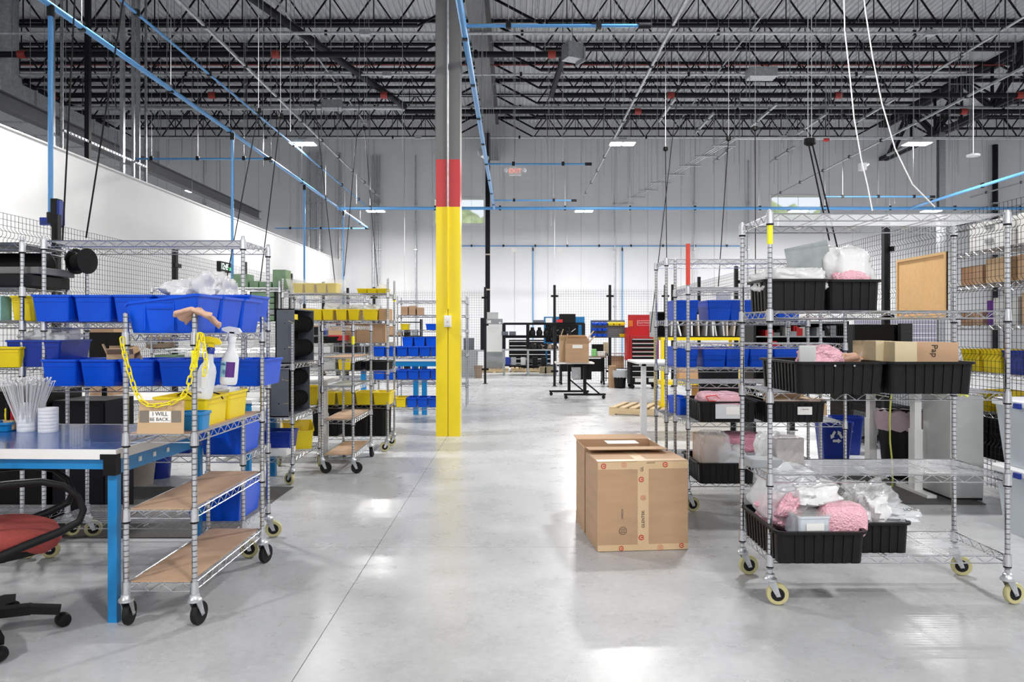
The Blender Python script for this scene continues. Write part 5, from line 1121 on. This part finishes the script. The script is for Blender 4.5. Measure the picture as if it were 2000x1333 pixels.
# ================================================================= far background
# flip-top table with cartons
t = thing('flip_top_table', 'black flip-top table on castors carrying two cartons in the aisle', 'table', (X(1124, 15.3), 15.3, 0), 0)
MB().box(-.42, .36, -.28, .3, .70, .73).build('tabletop', 'paper', t); MB().box(-.03, .36, .27, .29, .35, .69).build('modesty_panel', 'black', t)
for x, y in ((.16, -.33), (-.1, .45)):
    MB().box(x - .03, x + .03, y - .04, y + .04, .1, .66).build('leg', 'black', t); MB().box(x - .42, x + .42, y - .025, y + .025, .07, .11).build('base_bar', 'black', t); MB().bar((x, y, .35), (x + .3, y, .1), .03, .03).build('brace', 'black', t)
    for s in (-.38, .38): MB().lathe([(.003, -.02), (.035, -.02), (.035, .02), (.003, .02)], n=14, axis='y').build('wheel', 'black_rubber', t, (x + s, y, .036))
MB().box(-.08, .11, .0, .02, .38, .62).build('slatted_holder', 'steel', t)
t = flapbox('brown carton with white label in front on the flip-top table', X(1126, 15.2), 15.12, .732, .46, .3, .38, 0, 'card', 1, ang=75); MB().box(-.1, .1, -.156, -.153, .29, .36).build('paper_label', 'paper', t)
flapbox('taller brown carton behind on the flip-top table', X(1119, 15.4), 15.42, .732, .56, .25, .44, 0, 'card_light', 1, ang=80)
# whiteboard cabinet
t = thing('whiteboard_cabinet', 'grey cabinet with a whiteboard front standing on a pallet', 'cabinet', (X(965.5, 24.3), 24.6, .126)); w = .27
MB().box(-w, w, -.25, .25, 0, 1.63).build('body', 'grey_mid', t); MB().box(-w + .02, w - .02, -.265, -.251, .55, 1.45).build('whiteboard', 'white', t); MB().box(-w + .04, -w + .16, -.262, -.251, 1.49, 1.58).build('sign_sheet', 'paper', t); MB().lathe([(.002, -.265), (.035, -.265), (.035, -.251)], (w - .09, 0, 1.5), 14, 'y').build('round_sticker', 'paper', t)
for k in range(4): MB().box(-w + .06, w - .1 - .04 * k, -.267, -.2655, 1.36 - k * .05, 1.363 - k * .05).build('marker_line', 'print_grey', t)
foam('grey carton on top of the whiteboard cabinet', X(962, 24.3), 24.6, 1.757, .37, .3, .22, 'grey_light', 0)
# black bench with overhead rails
t = thing('assembly_frame_bench', 'long black bench with overhead rails at the back of the hall', 'workbench', (X(1031, 23), 23.0, 0)); x0, x1 = -.76, 1.75
MB().box(x0, x1, -.35, .35, .76, .80).build('top_board', 'grey_mid', t)
for z in (1.14, 1.55): MB().box(x0, x1, .1, .16, z, z + .07).build('rail', 'joist', t)
MB().box(x0, x1, -.02, .3, 1.21, 1.225).build('shelf', 'joist', t); MB().box(x0, x1, -.3, .3, .28, .31).build('lower_shelf', 'joist', t)
for x in (x0 + .02, 0, .85, x1 - .02):
    MB().box(x - .05, x + .05, .05, .15, .8, 1.6).build('upright', 'joist', t); MB().box(x - .03, x + .03, -.33, -.27, 0, .76).build('leg', 'grey_mid', t); MB().box(x - .03, x + .03, .27, .33, 0, .76).build('leg', 'grey_mid', t)
rng = random.Random(6)
for i in range(6): props(MB().lathe([(.004, 0), (.09, 0), (.10, .1), (.07, .17), (.05, .18), (.06, .24), (.03, .25)], n=12).build('black_jug', 'black', None, (X(1043, 23) + .22 * i - .05, 23.1, 1.226)), 'black jug-shaped motor part on the bench rail, %s' % od(i, 6), 'motor part', 'black motor parts')
for i in range(2): foam('small black crate on the bench rail shelf, %s' % od(i, 2), X(986 + i * 15, 23), 23.12, 1.226, .21, .2, .12, 'grey_cab', 0)
b = MB()
for i in range(60): x = rng.uniform(.0, 1.6); s = rng.uniform(.03, .07); z = .80; b.m = rng.choice([0, 0, 0, 1]); b.lathe([(s * .3, z), (s, z + s * .4), (s * .8, z + s * 2), (s * .4, z + s * 2.6)], (x, rng.uniform(-.25, .2), 0), 7)
o = b.build('machine_parts', ['black', 'brown_can'], None, (X(1031, 23), 23, 0)); props(o, 'clutter of small dark machine parts along the black bench', 'machine parts', kind='stuff')
for i, (px, m) in enumerate(((992, 'blue_dark'), (1003, 'grey_mid'), (1022, 'grey_light'), (1045, 'black'), (1062, 'black'))): foam('%s bin under the black bench, %s' % ({'blue_dark': 'blue', 'grey_mid': 'dark grey', 'grey_light': 'pale grey', 'black': 'black'}[m], od(i, 5)), X(px, 23), 22.95, .31, .16, .25, .24, m, 0, 'bins under the black bench')
t = thing('drawer_chest', 'wide black drawer chest with white drawer edges behind the bench', 'drawer chest', (X(1035, 25.5), 25.8, .0)); MB().box(-.72, .72, -.2, .25, .1, 1.05).box(-.65, .65, -.1, .2, 0, .1).build('case', 'black', t)
for k in range(6): MB().box(-.7, -.01, -.225, -.201, .14 + k * .15, .26 + k * .15).build('drawer', 'joist', t); MB().box(.01, .7, -.225, -.201, .14 + k * .15, .26 + k * .15).build('drawer', 'joist', t); MB().box(-.7, .7, -.24, -.226, .235 + k * .15, .255 + k * .15).build('pull', 'white', t)
for i, (px, w, h) in enumerate(((1060, .22, .2), (1073, .3, .27))): flapbox('yellowish carton on the floor under the black bench, %s' % od(i, 2), X(px, 23.9), 23.9, 0, w, .3, h, 0, 'card_pale', 0, 'cartons under the bench')
bag('machine_part', 'heap of dark machine parts on the middle pallet', 'machine part', X(1035, 24.5), 24.8, .127, .5, .4, .22, 91, 'black', 0, .9)
flapbox('white topped carton on the bench rail behind the fence post', X(1072, 23.1), 23.1, 1.62, .2, .2, .14, 0, 'paper', 0)
foam('black box on top of the bench rails right of the fence post', X(1108, 23.1), 23.1, 1.62, .5, .2, .27, 'black', 0); foam('small red-labelled black box on the bench rails', X(1093, 22.9), 22.92, 1.62, .18, .1, .1, 'red', 0)
foam('long low black box on the bench rail', X(1052, 23.1), 23.1, 1.62, .35, .2, .08, 'grey_cab', 0)
t = thing('pegboard', 'blue pegboard with black and silver tools at the back wall', 'pegboard', (X(1102, 24), 24.0, 1.0)); MB().box(-.66, .66, 0, .03, -.05, .82).box(-.6, -.55, 0, .05, -1.0, -.05).box(.55, .6, 0, .05, -1.0, -.05).build('board', 'blue_paint', t); MB().box(-.6, .45, -.03, 0, .0, .62).build('tool_panel', 'black', t)
for i in range(16):
    x = rng.uniform(-.5, .4); z = rng.uniform(.1, .5); MB().bar((x, -.05, z), (x + rng.uniform(-.15, .15), -.05, z + rng.uniform(-.1, .15)), .03, .02).build('tool', rng.choice(['steel', 'white', 'black', 'steel']), t)
# louvred bin panel on fence
t = thing('bin_panel', 'grey louvred panel hung with small blue and yellow bins on the fence', 'panel', (X(1187, 18.2), 18.22, 1.2)); MB().box(-.42, .42, 0, .02, 0, .43).build('panel', 'grey_cab', t); MB().box(-.42, -.4, -.01, .02, 0, .43).box(.4, .42, -.01, .02, 0, .43).build('frame', 'blue_paint', t)
for k in range(8): MB().box(-.0, .39, -.012, 0, .03 + k * .05, .05 + k * .05).build('louvre', 'grey_mid', t)
for r_ in range(3):
    for c in range(3): bin_('tiny blue bin on the louvred panel, %s row %s' % (('top', 'middle', 'bottom')[r_], ('left', 'middle', 'right')[c]), X(1187, 18.2) - .33 + c * .12, 18.13, 1.2 + .31 - r_ * .14, .11, .14, .07, 'blue_bin', 0, 'tiny blue bins on the louvred panel', True)
for i, (dx, dz) in enumerate(((.06, .3), (.2, .3), (.34, .3), (.34, .02))): bin_('small yellow bin on the louvred panel, %s' % ('top left', 'top middle', 'top right', 'bottom right')[i], X(1187, 18.2) + dx, 18.12, 1.2 + dz, .13, .16, .08, 'yellow_bin', 0, 'small yellow bins on the louvred panel', True)
t = thing('folding_table', 'black table with modesty panel and castors behind the back fence', 'table', (X(1136, 19.1), 19.1, 0)); MB().box(-.58, .58, -.3, .3, .69, .72).build('tabletop', 'brown_can', t); MB().box(-.53, .53, -.2, -.18, .33, .66).build('modesty_panel', 'black', t)
for s in (-.54, .54): MB().box(s - .025, s + .025, -.22, .2, .1, .69).build('leg', 'black', t); MB().box(s - .02, s + .02, -.3, .3, .06, .1).build('base_bar', 'black', t); MB().lathe([(.003, -.02), (.03, -.02), (.03, .02), (.003, .02)], n=12, axis='y').build('wheel', 'black_rubber', t, (s, -.28, .031)); MB().lathe([(.003, -.02), (.03, -.02), (.03, .02), (.003, .02)], n=12, axis='y').build('wheel', 'black_rubber', t, (s, .28, .031))
foam('bright green box on the black table behind the fence', X(1160, 19), 19.0, .722, .12, .1, .18, 'green_light', 0); foam('white paper tray on the black table behind the fence', X(1174, 19), 19.0, .722, .2, .2, .12, 'paper', 0); foam('dark device on the black table behind the fence', X(1168, 19.2), 19.28, .722, .3, .15, .3, 'black', 0); foam('cream bag on the black table behind the fence', X(1183, 19.2), 19.2, .722, .12, .12, .35, 'card_pale', 0)
t = thing('wire_cart', 'far chrome wire cart holding cartons behind the trash can', 'cart', (X(1204, 19), 19.1, 0))
for x in (-.28, .28):
    for y in (-.22, .22): MB().tube((x, y, .08), (x, y, .82), .013, 6).build('post', 'chrome', t)
for z in (.15, .4, .78): MB().box(-.3, .3, -.24, .24, z, z + .02).build('shelf', 'chrome_wire', t)
flapbox('brown carton on the far wire cart', X(1203, 19), 19.05, .42, .38, .3, .3, 0, 'card')
flapbox('tall narrow carton on the floor left of the far trash can', X(1197, 17.9), 18.0, 0, .16, .3, .52, 0, 'card', 0)
bin_can('black trash can with grey liner beyond the flip-top table', 'trash_can', X(1211, 17.8), 17.8, .42, .125, .155, 'black', liner='clear2')
# red tool chest
t = thing('tool_chest', 'tall red and black tool chest on wheels with its lid open', 'tool chest', (X(1257, 17.7), 17.8, 0)); w = .34
MB().box(-w, w, -.25, .25, .1, .66).build('lower_case', 'black', t); MB().box(-w, w, -.23, .25, .665, 1.27).build('upper_case', 'red', t); MB().box(-w - .07, -w - .005, -.2, .2, .67, 1.45).build('side_locker', 'red', t)
MB().box(-w + .02, w, .22, .26, 1.27, 1.76).build('lid', 'red', t); MB().box(-w + .03, -w + .13, .205, .22, 1.48, 1.62).build('lid_sticker', 'orange', t)
MB().box(-.1, .22, .207, .22, 1.5, 1.62).build('badge_border', 'white', t); MB().box(-.09, .21, .2, .207, 1.51, 1.61).build('badge', 'red', t); text('CRAFTSMAN', .055, 'white', t, (.06, .198, 1.56), (R(90), 0, 0))
for k, z in enumerate((.70, .80, .90, 1.0, 1.1)): MB().box(-w + .04, w - .04, -.245, -.231, z, z + .085).build('drawer', 'black', t); MB().box(-w + .05, w - .05, -.26, -.246, z + .06, z + .08).build('pull', 'white', t)
for k, z in enumerate((.14, .32, .46, .57)): MB().box(-w + .03, w - .03, -.265, -.251, z, z + (.16 if k == 0 else .11 if k == 1 else .09)).build('drawer', 'black', t); MB().box(-w + .05, w - .05, -.28, -.266, z + (.13 if k == 0 else .085 if k == 1 else .07), z + (.15 if k == 0 else .1 if k == 1 else .085)).build('pull', 'white', t)
for s in (-1, 1): MB().box(s * .16 - .07, s * .16 + .07, -.268, -.2655, .16, .25).build('sticker', 'paper', t)
for x in (-.28, .28):
    for y in (-.2, .2): MB().lathe([(.003, -.02), (.05, -.02), (.05, .02), (.003, .02)], n=14, axis='y').build('wheel', 'black_rubber', t, (x, y, .051))
# shop behind the fence left of the gap
t = thing('machine_tool', 'grey workshop machine with dark controls behind the left back fence', 'machine', (X(925, 22), 22.2, 0)); MB().box(-.45, .1, -.3, .3, 0, .75).build('base', 'grey_mid', t); MB().box(-.3, .0, -.2, .2, .75, 1.15).build('head', 'grey_cab', t); MB().box(-.45, .35, -.3, .25, .75, .8).build('table_plate', 'steel', t); MB().box(.2, .35, -.15, .15, .8, 1.75).build('control_column', 'joist', t)
bin_can('brown waste can in front of the grey workshop machine', 'waste_can', X(934, 21.4), 21.5, .36, .1, .125, 'brown_can')
for i, x in enumerate((-4.4, -3.2, -5.6)):
    t = thing('workshop_shelf', 'dark shelf of boxes behind the left back fence, %s' % ('second from the left', 'rightmost', 'leftmost')[i], 'shelf', (x, 21.5, 0), 0, 'shelves behind the left back fence')
    for z in (.2, .7, 1.2, 1.6): MB().box(-.5, .5, -.2, .2, z, z + .03).build('shelf_board', 'joist', t)
    for sx in (-.5, .5): MB().box(sx - .02, sx + .02, -.2, .2, 0, 1.7).build('upright', 'joist', t)
    for z in (.23, .73, 1.23):
        for k in range(4): MB().box(-.42 + k * .22, -.26 + k * .22, -.15, .1, z, z + rng.uniform(.12, .32)).build('stored_box', rng.choice(['card', 'grey_mid', 'black', 'blue_bin']), t)
# panel notices on the back wall
for i, px in enumerate((1004, 1093)): props(MB().box(-.12, .12, -.01, 0, -.09, .09).build('wall_notice', 'paper', None, (X(px, YB), YB - .002, Z(488, YB))), 'small white notice on the back wall, %s' % ('left of centre post', 'right one')[i], 'notice')
